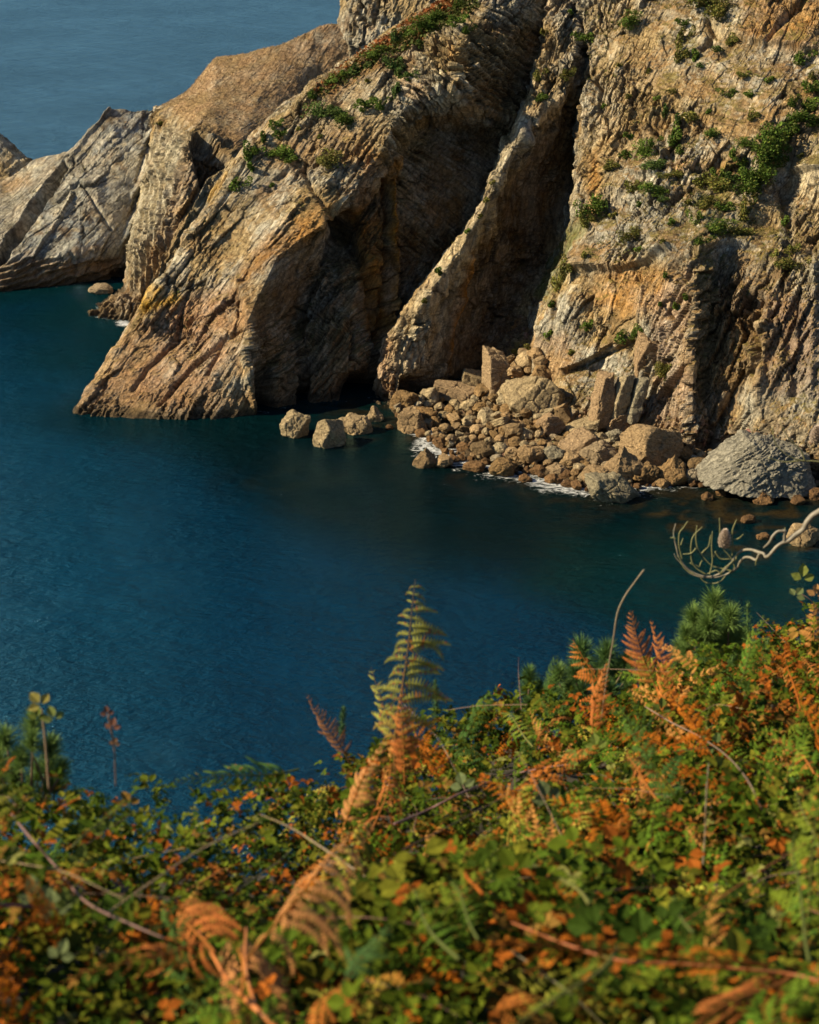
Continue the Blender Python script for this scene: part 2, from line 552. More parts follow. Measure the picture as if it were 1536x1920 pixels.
headland = rock_mass('headland', rows, STEP, (56, 0.25), m_head, [(10, 6, 2.2), (5.0, 2.6, 0.62), (1.9, 1.2, 0.34)], (0.45, 0.27, 0.12),
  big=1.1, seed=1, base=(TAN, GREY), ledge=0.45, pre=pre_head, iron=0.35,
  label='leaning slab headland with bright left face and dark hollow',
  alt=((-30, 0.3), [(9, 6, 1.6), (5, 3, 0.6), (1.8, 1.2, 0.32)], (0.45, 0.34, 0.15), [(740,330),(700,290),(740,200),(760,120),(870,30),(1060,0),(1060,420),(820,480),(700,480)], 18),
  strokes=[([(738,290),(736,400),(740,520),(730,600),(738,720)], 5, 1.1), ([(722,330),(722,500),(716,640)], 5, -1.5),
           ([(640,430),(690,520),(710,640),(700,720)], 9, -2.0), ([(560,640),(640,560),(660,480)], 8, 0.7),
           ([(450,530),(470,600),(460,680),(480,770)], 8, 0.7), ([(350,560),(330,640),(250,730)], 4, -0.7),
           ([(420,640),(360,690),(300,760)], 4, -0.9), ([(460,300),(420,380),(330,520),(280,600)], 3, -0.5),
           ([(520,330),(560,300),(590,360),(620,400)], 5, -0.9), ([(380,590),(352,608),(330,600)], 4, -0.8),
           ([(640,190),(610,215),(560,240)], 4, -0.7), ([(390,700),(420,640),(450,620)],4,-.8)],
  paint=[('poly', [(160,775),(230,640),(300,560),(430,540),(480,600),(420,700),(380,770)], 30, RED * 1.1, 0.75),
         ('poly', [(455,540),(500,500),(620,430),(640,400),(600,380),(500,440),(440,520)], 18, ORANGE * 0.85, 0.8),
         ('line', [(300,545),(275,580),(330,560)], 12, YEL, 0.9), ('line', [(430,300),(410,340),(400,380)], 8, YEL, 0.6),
         ('poly', [(480,770),(470,560),(560,470),(650,420),(740,300),(1060,0),(1060,300),(760,780)], 20, BROWN * 1.0, 0.8),  # side turned from the sun painted browner to deepen its shade
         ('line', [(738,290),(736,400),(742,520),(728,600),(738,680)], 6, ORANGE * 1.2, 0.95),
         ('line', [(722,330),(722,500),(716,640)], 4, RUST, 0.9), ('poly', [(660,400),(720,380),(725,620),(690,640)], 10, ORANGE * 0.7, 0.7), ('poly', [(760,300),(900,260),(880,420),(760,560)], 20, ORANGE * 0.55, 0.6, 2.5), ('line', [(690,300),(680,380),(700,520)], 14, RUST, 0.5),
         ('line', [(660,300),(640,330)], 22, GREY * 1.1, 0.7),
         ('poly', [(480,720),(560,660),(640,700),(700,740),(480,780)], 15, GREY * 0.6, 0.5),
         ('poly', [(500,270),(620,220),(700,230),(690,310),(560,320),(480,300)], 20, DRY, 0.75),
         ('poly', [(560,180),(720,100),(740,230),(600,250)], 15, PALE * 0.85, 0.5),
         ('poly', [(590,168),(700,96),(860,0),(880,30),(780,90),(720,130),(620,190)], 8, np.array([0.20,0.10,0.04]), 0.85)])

# ---- the fin: a thin sunlit rib in front of a dark recessed wall
rows = W([
 [(702,738,266),(712,752,249.2),(745,757,247.5),(775,752,249.5),(835,730,258),(900,705,264),(960,690,268),(1010,690,274)],
 [(706,690,270),(716,692,250),(750,695,249.5),(788,690,251.5),(840,690,259.5),(905,670,265),(965,650,269),(1040,650,278)],
 [(730,628,272),(726,640,251.5),(760,632,251),(805,628,253),(846,625,261),(905,610,267),(985,600,272),(1060,600,281)],
 [(792,540,276),(772,565,255),(795,562,254),(820,560,256),(865,560,264.5),(925,550,269),(1010,540,274.5),(1085,540,283)],
 [(852,455,280),(836,480,259),(858,476,258),(880,470,260),(915,470,268),(965,465,272),(1035,460,277),(1100,460,285)],
 [(912,365,284),(898,390,263),(908,388,262.5),(920,382,264),(955,380,271),(1000,375,275),(1062,380,280),(1115,380,287)],
 [(948,275,287),(938,302,267),(950,300,266),(966,290,268),(1000,290,274),(1035,290,278),(1072,290,282),(1125,290,289)],
 [(984,180,290),(972,218,270.5),(1000,212,269.5),(1030,200,271),(1062,172,273),(1072,190,279),(1085,200,283.5),(1125,200,290)],
 [(1005,110,293),(1000,140,275),(1025,138,274),(1045,130,274),(1075,110,275),(1090,115,280),(1098,120,284),(1130,120,292)],
 [(1030,30,297),(1024,50,280.5),(1040,45,279),(1060,40,279.5),(1082,40,280),(1092,40,283),(1100,40,286),(1130,40,296)],
 [(1050,-70,305),(1040,-60,290),(1055,-60,289),(1070,-60,289),(1085,-60,290),(1095,-60,292),(1110,-60,294),(1140,-60,304)],
])
rows = [below(rows[0])] + rows + [behind(rows[-1])]
def pre_fin(P, px, py):
    d = -4.5 * np.exp(-(((px - 775) / 26) ** 4 + ((py - 728) / 20) ** 4))
    d = d + 1.6 * np.exp(-((px - 985) / 14) ** 2 - ((py - 262) / 22) ** 2)
    return d
m_fin = rock_mat('fin_rock', bed(72, 0.3))
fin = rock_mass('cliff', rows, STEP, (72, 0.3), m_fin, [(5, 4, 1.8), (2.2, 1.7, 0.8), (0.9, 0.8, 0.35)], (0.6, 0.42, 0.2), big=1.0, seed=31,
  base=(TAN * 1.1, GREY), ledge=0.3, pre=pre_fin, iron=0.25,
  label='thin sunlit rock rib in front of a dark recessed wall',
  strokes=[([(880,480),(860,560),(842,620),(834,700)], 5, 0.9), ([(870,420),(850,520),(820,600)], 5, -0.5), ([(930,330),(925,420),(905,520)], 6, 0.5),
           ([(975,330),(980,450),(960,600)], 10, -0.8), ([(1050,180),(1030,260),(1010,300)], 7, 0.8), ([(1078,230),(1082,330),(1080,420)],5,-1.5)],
  paint=[('poly', [(715,760),(720,640),(780,560),(900,385),(975,215),(1060,165),(965,300),(925,390),(880,480),(830,560),(820,700)], 7, PALE * 1.05, 0.8),  # sunlit strip of the rib painted paler
         ('poly', [(840,700),(850,560),(930,400),(1000,280),(1070,180),(1090,420),(1000,680)], 16, BROWN * 1.1, 0.8),  # shade of the recessed wall painted in as darker brown
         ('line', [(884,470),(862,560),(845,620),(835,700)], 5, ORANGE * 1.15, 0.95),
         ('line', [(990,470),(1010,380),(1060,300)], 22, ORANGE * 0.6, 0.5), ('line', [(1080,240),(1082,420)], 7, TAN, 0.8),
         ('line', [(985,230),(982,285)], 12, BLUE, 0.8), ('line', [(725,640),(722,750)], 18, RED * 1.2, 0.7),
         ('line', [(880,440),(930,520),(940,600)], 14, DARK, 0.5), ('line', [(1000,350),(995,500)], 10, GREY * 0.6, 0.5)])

# ---- the high right-hand cliff
rows = W([
 [(965,765,262),(985,778,238),(1060,800,232),(1130,808,230),(1200,815,228),(1240,822,226),(1292,838,221.5),(1312,846,223.5),(1395,838,224),(1425,852,219),(1540,880,213),(1660,905,209),(1820,925,206)],
 [(985,690,266),(1000,702,244),(1060,700,239),(1130,692,238),(1195,690,235),(1238,695,231),(1298,700,225),(1325,702,227),(1390,700,226),(1425,702,223.5),(1540,700,221),(1660,700,219),(1820,700,216)],
 [(1000,600,270),(1010,612,247),(1060,600,242),(1130,595,240),(1200,585,237),(1248,590,233),(1306,590,228),(1335,600,231.5),(1400,590,230.5),(1440,590,227.5),(1540,590,226),(1660,590,224),(1820,590,221)],
 [(1038,515,274),(1048,525,250),(1090,512,245),(1150,508,243),(1212,500,240.5),(1262,485,236),(1308,478,232),(1345,500,235.5),(1400,490,235.5),(1452,490,233),(1540,490,231),(1660,490,228),(1820,490,225)],
 [(1070,430,278),(1078,432,253),(1110,430,249),(1160,430,247),(1220,430,243),(1270,425,241),(1320,430,239),(1370,438,240),(1420,430,241),(1470,430,238),(1540,430,236),(1660,430,233),(1820,430,230)],
 [(1085,330,284),(1089,340,259),(1130,325,256),(1180,330,254),(1230,330,251),(1290,330,249),(1340,330,248),(1390,330,246.5),(1440,330,245),(1482,330,248),(1540,310,244),(1660,320,240),(1820,320,236)],
 [(1085,220,290),(1088,230,266),(1130,220,262.5),(1180,220,260.5),(1230,220,258),(1290,220,256),(1340,220,254),(1390,220,252),(1440,220,251),(1482,220,251),(1540,220,250),(1660,220,246),(1820,220,242)],
 [(1095,110,296),(1100,115,273),(1135,110,270),(1180,110,268),(1230,110,266),(1290,110,264.5),(1340,110,263),(1390,110,261),(1440,110,259.5),(1482,110,258.5),(1540,110,257),(1660,110,253),(1820,110,249)],
 [(1075,0,304),(1080,0,282),(1130,0,279),(1180,0,277),(1230,0,275),(1290,0,273),(1340,0,271),(1390,0,269),(1440,0,267),(1482,0,266),(1540,0,264),(1660,0,260),(1820,0,256)],
 [(1080,-140,318),(1085,-140,294),(1130,-140,291),(1180,-140,289),(1230,-140,287),(1290,-140,285),(1340,-140,283),(1390,-140,281),(1440,-140,279),(1482,-140,278),(1540,-140,276),(1660,-140,272),(1820,-140,268)],
])
rows = [below(rows[0])] + rows + [behind(rows[-1], 60, 3)]
def pre_main(P, px, py):
    d = 0
    # projecting ledge with a shaded underside
    for (pts, h, am) in [([(1080,505),(1165,508),(1215,500),(1262,470)], 16, 1.7), ([(1300,470),(1345,455),(1420,470)], 14, 0.9),
                         ([(1180,322),(1230,335),(1300,325)], 12, 0.9), ([(1490,330),(1540,320)], 12, 1.4), ([(1380,75),(1460,85),(1536,95)], 14, 1.0),
                         ([(1060,690),(1110,670),(1155,640)], 10, 1.2), ([(1310,600),(1360,580),(1400,560)], 10, 1.2)]:
        xs = [p[0] for p in pts]; ys = [p[1] for p in pts]
        yl = np.interp(px, xs, ys)
        fx = smooth(px, xs[0] - 15, xs[0] + 10) * (1 - smooth(px, xs[-1] - 10, xs[-1] + 15))
        t = (yl - py)
        d = d + am * fx * np.where(t > 0, np.exp(-(t / (h * 2.2)) ** 2), np.exp(-(t / (h * 0.22)) ** 2))
    return d
m_main = rock_mat('cliff_rock', bed(62, 0.5))
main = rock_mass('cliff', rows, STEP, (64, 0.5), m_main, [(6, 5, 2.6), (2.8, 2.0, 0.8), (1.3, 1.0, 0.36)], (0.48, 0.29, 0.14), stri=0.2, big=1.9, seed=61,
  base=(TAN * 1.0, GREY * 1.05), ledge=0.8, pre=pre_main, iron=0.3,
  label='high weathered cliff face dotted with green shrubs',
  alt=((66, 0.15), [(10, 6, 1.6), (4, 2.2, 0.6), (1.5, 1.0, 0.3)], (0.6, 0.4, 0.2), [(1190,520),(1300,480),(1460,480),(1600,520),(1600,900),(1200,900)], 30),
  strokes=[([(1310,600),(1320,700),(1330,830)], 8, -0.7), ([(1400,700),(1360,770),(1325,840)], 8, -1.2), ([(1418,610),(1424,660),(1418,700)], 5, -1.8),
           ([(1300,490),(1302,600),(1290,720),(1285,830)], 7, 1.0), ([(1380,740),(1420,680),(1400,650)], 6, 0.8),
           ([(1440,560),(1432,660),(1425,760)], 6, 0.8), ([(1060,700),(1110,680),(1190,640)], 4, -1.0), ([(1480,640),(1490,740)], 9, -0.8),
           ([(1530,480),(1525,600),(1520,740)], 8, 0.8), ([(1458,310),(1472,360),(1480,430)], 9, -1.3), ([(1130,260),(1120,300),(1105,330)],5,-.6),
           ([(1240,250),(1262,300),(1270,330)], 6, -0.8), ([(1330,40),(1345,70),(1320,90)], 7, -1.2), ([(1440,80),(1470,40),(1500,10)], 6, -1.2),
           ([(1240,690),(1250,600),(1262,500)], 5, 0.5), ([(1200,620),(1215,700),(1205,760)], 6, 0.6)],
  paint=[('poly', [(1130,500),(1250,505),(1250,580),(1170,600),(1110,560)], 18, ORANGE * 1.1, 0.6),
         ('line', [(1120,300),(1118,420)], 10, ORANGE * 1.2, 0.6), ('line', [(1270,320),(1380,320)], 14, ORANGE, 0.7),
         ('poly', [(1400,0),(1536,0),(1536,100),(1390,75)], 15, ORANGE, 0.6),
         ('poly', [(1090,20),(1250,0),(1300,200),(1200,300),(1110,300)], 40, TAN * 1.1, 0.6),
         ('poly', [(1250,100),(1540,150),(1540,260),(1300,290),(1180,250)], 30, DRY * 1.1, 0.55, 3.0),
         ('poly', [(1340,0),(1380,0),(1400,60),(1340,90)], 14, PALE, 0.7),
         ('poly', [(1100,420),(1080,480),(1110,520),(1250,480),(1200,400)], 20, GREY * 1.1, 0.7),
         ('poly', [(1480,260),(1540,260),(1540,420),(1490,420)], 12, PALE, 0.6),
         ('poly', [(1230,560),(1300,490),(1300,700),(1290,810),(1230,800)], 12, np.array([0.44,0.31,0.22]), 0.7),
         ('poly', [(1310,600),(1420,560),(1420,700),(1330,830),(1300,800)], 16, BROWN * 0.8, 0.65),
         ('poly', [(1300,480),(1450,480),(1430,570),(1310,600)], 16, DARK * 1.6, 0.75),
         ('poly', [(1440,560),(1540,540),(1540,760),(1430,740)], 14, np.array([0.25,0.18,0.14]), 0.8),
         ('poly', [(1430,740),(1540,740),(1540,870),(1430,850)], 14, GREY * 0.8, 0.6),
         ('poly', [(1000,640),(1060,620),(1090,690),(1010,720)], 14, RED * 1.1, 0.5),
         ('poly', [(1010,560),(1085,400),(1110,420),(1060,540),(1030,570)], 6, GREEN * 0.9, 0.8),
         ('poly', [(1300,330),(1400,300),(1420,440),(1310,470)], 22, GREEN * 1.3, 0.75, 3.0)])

# ---- saddle: bedded rock below, dry grass above
rows = W([
 [(160,582,302),(168,586,298),(205,598,295.5),(246,610,293),(330,600,294),(450,600,300),(600,600,305)],
 [(236,540,320),(238,548,303),(262,552,300),(300,552,300),(360,550,303),(500,540,312),(640,540,320)],
 [(244,470,330),(246,475,312),(275,470,309),(320,462,306.5),(390,450,309),(520,440,320),(660,440,326)],
 [(262,385,338),(264,392,322),(295,380,318),(345,370,313),(410,360,314),(540,350,327),(680,340,334)],
 [(279,300,347),(280,305,333),(310,290,329),(352,258,320),(432,298,319),(560,270,337),(700,250,342)],
 [(289,215,357),(291,217,346),(345,190,342),(400,190,337),(475,205,336),(600,175,347),(720,170,350)],
 [(292,200,364),(293,204,352),(345,174,352),(402,110,351),(520,88,353),(600,52,355),(740,30,358)],
])
rows = [below(rows[0])] + rows + [behind(rows[-1], 18, -4), behind(rows[-1], 50, -30)]
def pre_sad(P, px, py):
    d = 0
    m = 1 - softpoly(px, py, [(300,200),(400,80),(760,0),(760,400),(440,300),(360,250)], 15)
    s = (px * 0.87 + (py - 300) * 0.5) / 9.0 + 1.2 * fbm(P / 8, 3, 77) 
    d = d + m * 0.22 * np.clip(np.abs((s % 1) - 0.5) * 4 - 1.2, -0.6, 0.6)
    rec = softpoly(px, py, [(356,256),(372,250),(434,296),(405,318),(372,346),(362,300)], 5)
    d = d - 4.2 * rec
    return d
m_sad = rock_mat('saddle_rock', bed(62, 0.2), 0.9)
saddle = rock_mass('headland', rows, 0.27, (60, 0.2), m_sad, [(9, 5, 1.6), (4, 2, 0.6), (1.6, 1.2, 0.4)], (0.4, 0.22, 0.1), big=0.8, seed=91, stri=0.22, calm=[([(400,110),(300,200),(480,290),(760,150),(760,0)],20,0.12)],
  base=(TAN * 0.95, GREY), ledge=0.25, pre=pre_sad, iron=0.2, fine=0.18,
  label='ribbed rock headland with a dry grassy saddle on top',
  strokes=[([(350,250),(340,330),(300,420),(262,520)], 5, -1.0), ([(380,340),(340,410),(300,480),(265,560)], 5, -1.2), ([(352,250),(380,262),(430,296)], 3, 1.0)] + [([(298 + 11 * k + 4 * (k % 2), 236 + 6 * k), (292 + 9 * k, 300), (276 + 9 * k, 380), (262 + 8 * k, 460), (250 + 7 * k, 545)], 1.8, 0.75) for k in range(7)],
  paint=[('poly', [(290,195),(400,90),(640,20),(770,20),(700,120),(600,200),(520,230),(470,290),(440,290),(370,240),(330,210)], 16, np.array([0.31,0.205,0.125]), 0.95),
         ('poly', [(400,180),(540,190),(480,240),(400,230)], 10, GREY * 0.9, 0.5, 1.4), ('poly', [(560,60),(650,60),(650,90),(580,85)], 8, GREY, 0.6, 1.4),
         ('poly', [(250,300),(330,230),(350,260),(300,400),(262,520),(240,500)], 10, CREAM * 0.85, 0.75),
         *[('line', [(298 + 11 * k + 4 * (k % 2), 236 + 6 * k), (292 + 9 * k, 300), (276 + 9 * k, 380), (262 + 8 * k, 460), (250 + 7 * k, 545)], 2.2, CREAM * 1.05, 0.75) for k in range(7)],
         ('poly', [(350,260),(400,300),(340,440),(270,560),(262,520),(320,380)], 8, np.array([0.27,0.17,0.10]), 0.7),
         ('poly', [(356,256),(372,250),(434,296),(405,318),(372,346)], 6, DARK, 0.8),  # overhang shade painted into the recess
         ('poly', [(420,300),(330,430),(250,560),(260,600),(420,420)], 12, TAN * 0.9, 0.6)])

# ---- far grey slab headland
rows = W([
 [(-120,556,313),(0,546,315),(60,536,318),(130,531,321),(190,523,324),(240,514,327),(290,500,331)],
 [(-120,500,317),(5,490,318),(66,480,320),(140,475,321),(198,465,324),(245,465,327),(290,440,333)],
 [(-120,440,324),(15,440,324),(72,420,325),(150,410,326),(208,400,329),(256,400,332),(295,380,338)],
 [(-120,380,333),(25,385,331),(85,360,332),(160,345,332),(222,330,335),(270,320,338),(305,300,344)],
 [(-120,340,342),(10,340,341),(62,300,341),(128,284,340),(202,200,346),(288,205,350),(320,205,354)],
])
rows = [below(rows[0])] + rows + [behind(rows[-1], 6, -3), behind(rows[-1], 25, -30)]
def pre_far(P, px, py):
    d = 0
    d = d - 3.5 * softpoly(px, py, [(120,305),(132,312),(60,420),(10,490),(-20,500),(30,420)], 4)
    m = 1 - smooth(py, 380, 470)
    b = softpoly(px, py, [(225,470),(290,200),(300,300),(262,500),(240,520)], 8)
    s = (px + 0.5 * py) / 7.5
    d = d + b * 0.8 * np.sin(s * 2 + 2 * fbm(P / 6, 2, 5))
    lo = smooth(py, 470, 500)
    s2 = (py + 0.35 * px) / 8 + fbm(P / 5, 3, 8)
    d = d + lo * 0.35 * np.sin(s2 * 4 + 3 * fbm(P / 3.0, 3, 18))
    return d
m_far = rock_mat('slab_rock', bed(55, 0.2), 0.7, bump=0.6)
rock_mass('headland', rows, 0.27, (57, 0.2), m_far, [(16, 12, 3), (6, 5, 1.2), (2, 1.6, 0.5)], (0.2, 0.1, 0.05), big=0.8, seed=121, stri=0.1,
  gain=1.05, base=(BLUE * 1.05, GREY * 1.05), ledge=0.2, pre=pre_far, iron=0.1, fine=0.1,
  label='smooth grey slab headland farthest out to sea',
  strokes=[([(205,200),(160,260),(128,312)], 3, 0.6), ([(110,380),(150,340),(190,400),(205,430)], 3, -0.6), ([(135,350),(130,380),(90,440),(62,480)], 3, 0.5),
           ([(130,480),(140,500),(200,490)], 6, -0.8), ([(235,510),(215,518)],10,-2.0)],
  paint=[('poly', [(0,490),(250,480),(240,540),(0,560)], 10, BROWN, 0.7), ('poly', [(130,282),(60,300),(0,345),(0,470),(100,330)], 10, GREY * 1.0, 0.6),
         ('line', [(120,312),(60,400)], 5, CREAM * 1.1, 0.8), ('poly', [(0,340),(60,320),(60,350),(0,370)], 8, DRY * 0.8, 0.8),
         ('line', [(125,320),(60,410),(5,490)], 7, DARK, 0.6)])  # painted shade along the gap under the slab edge
rows = W([
 [(-200,420,345),(-80,420,346),(0,420,348),(70,420,350),(140,400,352)],
 [(-200,260,358),(-80,230,358),(-15,240,358),(30,300,356),(90,320,356)],
 [(-200,190,364),(-80,190,364),(-5,244,362),(38,280,360),(64,303,359)]])
rows = rows + [behind(rows[-1], 4, -3), behind(rows[-1], 20, -28)]
rock_mass('headland', rows, 0.3, (57, 0.2), m_far, [(16, 12, 3), (6, 5, 1.2), (2, 1.6, 0.5)], (0.2, 0.1, 0.05), big=0.5, seed=141, stri=0.1,
  base=(GREY * 0.85, TAN * 0.95), ledge=0.2, iron=0.1, label='low pale slab peak at the far left of the cove')
# ---- rock tower standing on the saddle
rows = W([
 [(645,55,372),(641,52,356),(670,56,352),(720,60,350),(800,60,349),(900,60,350)],
 [(646,10,376),(642,5,357),(672,5,354),(722,5,352),(800,5,351),(900,5,352)],
 [(655,-40,380),(650,-50,360),(680,-60,357),(730,-70,355),(800,-80,354),(900,-80,355)]])
rows = [below(rows[0], 6)] + rows + [behind(rows[-1], 25, 0)]
rock_mass('cliff', rows, 0.27, (75, 0.3), m_sad, [(6, 5, 2.2), (2.4, 2.0, 0.8), (1.2, 1.0, 0.4)], (0.6, 0.4, 0.2), big=0.9, seed=151,
  base=(TAN * 0.9, GREY), ledge=0.5, iron=0.2, label='rock knob rising from the grassy saddle', wetline=False,
  strokes=[([(672,-20),(678,30),(700,50)], 6, -1.2)])

# ---- rubble beach at the foot of the cliff
wl = [(700,752),(745,775),(790,815),(840,848),(900,868),(960,880),(1010,892),(1060,905),(1130,920),(1200,908),(1290,902),(1420,925),(1536,922),(1700,940)]
upb = [(700,738,256),(770,735,256),(820,722,259),(850,712,262),(910,682,268),(985,636,262),(1010,650,256),(1060,775,240),(1130,792,235),(1200,802,232),(1290,832,227),(1420,850,223),(1536,880,216),(1700,900,212)]
r_w = [on_z(x, y, 0) for x, y in wl]
r_f = [on_z(x, y + 16, -2.2) for x, y in wl]
r_u = [at(*p) for p in upb]
r_m = [0.6 * a + 0.4 * b + np.array([0, 0, 0.3]) for a, b in zip(r_w, r_u)]
r_b = [p + np.array([0, 10, 1.0]) for p in r_u]
def pre_beach(P, px, py):
    f1, f2, rid = worley(P / 1.1, 700)
    g1, g2, rid2 = worley(P / 0.45, 720)
    return 0.42 * (1 - smooth(f1, 0.1, 0.75)) * (0.4 + rid) + 0.2 * (1 - smooth(g1, 0.1, 0.75)) * (0.4 + rid2)
m_beach = rock_mat('rubble_rock', (0.2, 0.3, 0.9), 1.5)
rock_mass('beach', [r_f, r_w, r_m, r_u, r_b], 0.16, (10, 0.1), m_beach, [(3, 3, 2)], (0.15,), big=0.6, bigscale=6, seed=171, gain=1.05, pre=pre_beach,
  base=(np.array([0.29,0.165,0.08]), np.array([0.33,0.24,0.15])), ledge=0.0, iron=0.3, fine=0.06, label='brown rubble beach along the foot of the cliff',
  paint=[('poly', [(900,690),(985,632),(1015,640),(980,700),(950,690)], 12, DRY * 0.9, 0.9), ('line', [(975,655),(1000,650)], 12, GREEN * 1.4, 0.6),
         ('poly', [(885,700),(935,700),(950,780),(880,780)], 14, PALE * 0.8, 0.6), ('poly', [(1120,760),(1240,770),(1240,800),(1120,800)], 12, PALE * 0.8, 0.5)])

# ------------------------------------------------------------------ sea
def build_sea():
    xs = np.concatenate([-np.geomspace(20000, 110, 26), np.arange(-100, 110, 0.9), np.geomspace(115, 20000, 26)])
    ys = np.concatenate([np.linspace(-300, 70, 12), np.arange(80, 400, 0.9), np.geomspace(405, 30000, 40)])
    X, Y = np.meshgrid(xs, ys)
    V = np.stack([X, Y, np.zeros_like(X)], 2)
    P = V.reshape(-1, 3)
    px, py = proj(P)
    shore = [(x, y) for x, y in wl]
    Ps = np.array([on_z(x, y) for x, y in shore])
    far_shore = np.array([on_z(*q) for q in [(-200,560),(0,548),(130,533),(240,515),(250,545),(168,588),(246,612),(240,640)]])
    head_sh = np.array([on_z(*q) for q in [(150,780),(350,787),(480,775),(560,760),(650,752),(700,745)]])
    def dist(pl):
        return polyd(P[:, 0], P[:, 1], [(a[0], a[1]) for a in pl])
    d1 = dist(Ps); d2 = dist(far_shore); d3 = dist(head_sh)
    nz = fbm(P / 14.0, 4, 300); nz2 = fbm(P / 3.0, 3, 310)
    deep = np.array([0.0006, 0.024, 0.058]); teal = np.array([0.0008, 0.013, 0.013]); dk = np.array([0.002, 0.008, 0.007]); brown = np.array([0.02, 0.013, 0.005])
    C = np.tile(deep, (len(P), 1))
    C = mixc(C, np.array([0.030, 0.078, 0.145]), smooth(P[:, 1], 330, 480))
    C = mixc(C, np.array([0.002, 0.040, 0.080]), (1 - smooth(px + 60 * nz, 150, 520)) * smooth(py, 600, 800) * 0.8)
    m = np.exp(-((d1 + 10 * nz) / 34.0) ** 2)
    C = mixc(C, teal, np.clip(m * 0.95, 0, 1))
    C = mixc(C, np.array([0.0005, 0.006, 0.0065]), 0.9 * softpoly(px, py, [(300,770),(420,900),(560,990),(760,1060),(1000,1090),(1536,960),(1536,900),(1100,900),(750,760)], 60))  # dark colour stands in for the cliffs' reflection on the water
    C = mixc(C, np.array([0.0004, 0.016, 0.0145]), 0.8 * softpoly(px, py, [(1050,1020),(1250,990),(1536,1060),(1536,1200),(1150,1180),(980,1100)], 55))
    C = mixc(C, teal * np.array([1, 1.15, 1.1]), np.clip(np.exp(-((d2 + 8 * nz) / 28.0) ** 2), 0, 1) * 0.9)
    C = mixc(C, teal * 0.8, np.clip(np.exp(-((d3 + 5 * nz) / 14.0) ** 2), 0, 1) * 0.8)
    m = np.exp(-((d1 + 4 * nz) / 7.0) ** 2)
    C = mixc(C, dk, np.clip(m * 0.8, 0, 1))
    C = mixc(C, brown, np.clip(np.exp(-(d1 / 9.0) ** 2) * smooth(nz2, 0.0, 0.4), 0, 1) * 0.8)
    # sunken reef in the middle of the cove
    rf = softpoly(px, py, [(380,860),(520,850),(760,900),(900,930),(1000,960),(1536,960),(1536,1060),(1100,1040),(700,980),(420,930)], 40)
    C = mixc(C, np.array([0.006, 0.011, 0.008]), np.clip(rf * smooth(nz + 0.4 * nz2, -0.05, 0.5), 0, 1) * 0.8)
    C = mixc(C, np.array([0.035, 0.022, 0.006]), 0.8 * softpoly(px, py, [(1180,930),(1536,930),(1560,1040),(1400,1050),(1240,1010)], 25) * smooth(fbm(P / 2.2, 3, 333), 0.12, 0.4))
    foam = np.clip(np.exp(-((d1 - 0.6 + 2.2 * nz2) / 4.2) ** 2) * smooth(px, 735, 790) * (1 - smooth(px, 1180, 1420) * 0.75), 0, 1)
    strk = softpoly(px, py, [(780,800),(860,815),(960,850),(1100,905),(1090,935),(960,905),(860,870),(790,880),(770,850)], 10)
    foam = np.maximum(foam, strk * 0.9)
    f3 = np.exp(-((d2 + 1 * nz2) / 1.3) ** 2) * 0.55
    f3 = f3 + 0.9 * np.exp(-(polyd(px, py, [(222,606),(245,606)]) / 6) ** 2)
    foam = np.maximum(foam, f3 + 0.35 * np.exp(-((d3 + nz2) / 0.9) ** 2))
    # a few whitecaps on the open sea
    for (qx, qy) in [(232, 146), (180, 86), (246, 92), (120, 104), (330, 30), (60, 200), (420, 60)]:
        foam = np.maximum(foam, 0.0)
    Z = 0.0
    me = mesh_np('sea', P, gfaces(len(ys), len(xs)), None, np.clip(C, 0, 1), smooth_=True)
    fa = me.attributes.new('foam', 'FLOAT', 'POINT')
    fa.data.foreach_set('value', foam.astype(np.float32))
    m_, t, b = new_mat('sea_water')
    L = t.links.new
    vc = N(t, 'ShaderNodeVertexColor', layer_name='tint')
    fo = N(t, 'ShaderNodeAttribute', attribute_name='foam')
    tc = N(t, 'ShaderNodeNewGeometry').outputs['Position']
    mp = N(t, 'ShaderNodeMapping'); mp.inputs['Rotation'].default_value = (0, 0, R(18)); mp.inputs['Scale'].default_value = (0.55, 1.0, 1)
    L(tc, mp.inputs['Vector'])
    w1 = N(t, 'ShaderNodeTexNoise'); w1.inputs['Scale'].default_value = 0.95; w1.inputs['Detail'].default_value = 5; w1.inputs['Roughness'].default_value = 0.7
    w2 = N(t, 'ShaderNodeTexNoise'); w2.inputs['Scale'].default_value = 0.16; w2.inputs['Detail'].default_value = 4
    w3 = N(t, 'ShaderNodeTexNoise'); w3.inputs['Scale'].default_value = 0.018; w3.inputs['Detail'].default_value = 3
    for q in (w1, w2): L(mp.outputs[0], q.inputs['Vector'])
    L(tc, w3.inputs['Vector'])
    # gusts: wind ripples come and go
    g = N(t, 'ShaderNodeMapRange'); g.inputs[1].default_value = 0.35; g.inputs[2].default_value = 0.65; g.inputs[3].default_value = 0.55; g.inputs[4].default_value = 1.15
    L(w3.outputs[0], g.inputs[0])
    a1 = N(t, 'ShaderNodeMath', operation='MULTIPLY'); L(w1.outputs[0], a1.inputs[0]); L(g.outputs[0], a1.inputs[1])
    sp = N(t, 'ShaderNodeSeparateXYZ'); L(tc, sp.inputs[0])
    op = N(t, 'ShaderNodeMapRange'); op.inputs[1].default_value = 300; op.inputs[2].default_value = 480; op.inputs[3].default_value = 1.6; op.inputs[4].default_value = 2.6
    L(sp.outputs['Y'], op.inputs[0])
    a2 = N(t, 'ShaderNodeMath', operation='MULTIPLY_ADD'); L(w2.outputs[0], a2.inputs[0]); L(op.outputs[0], a2.inputs[1]); L(a1.outputs[0], a2.inputs[2])
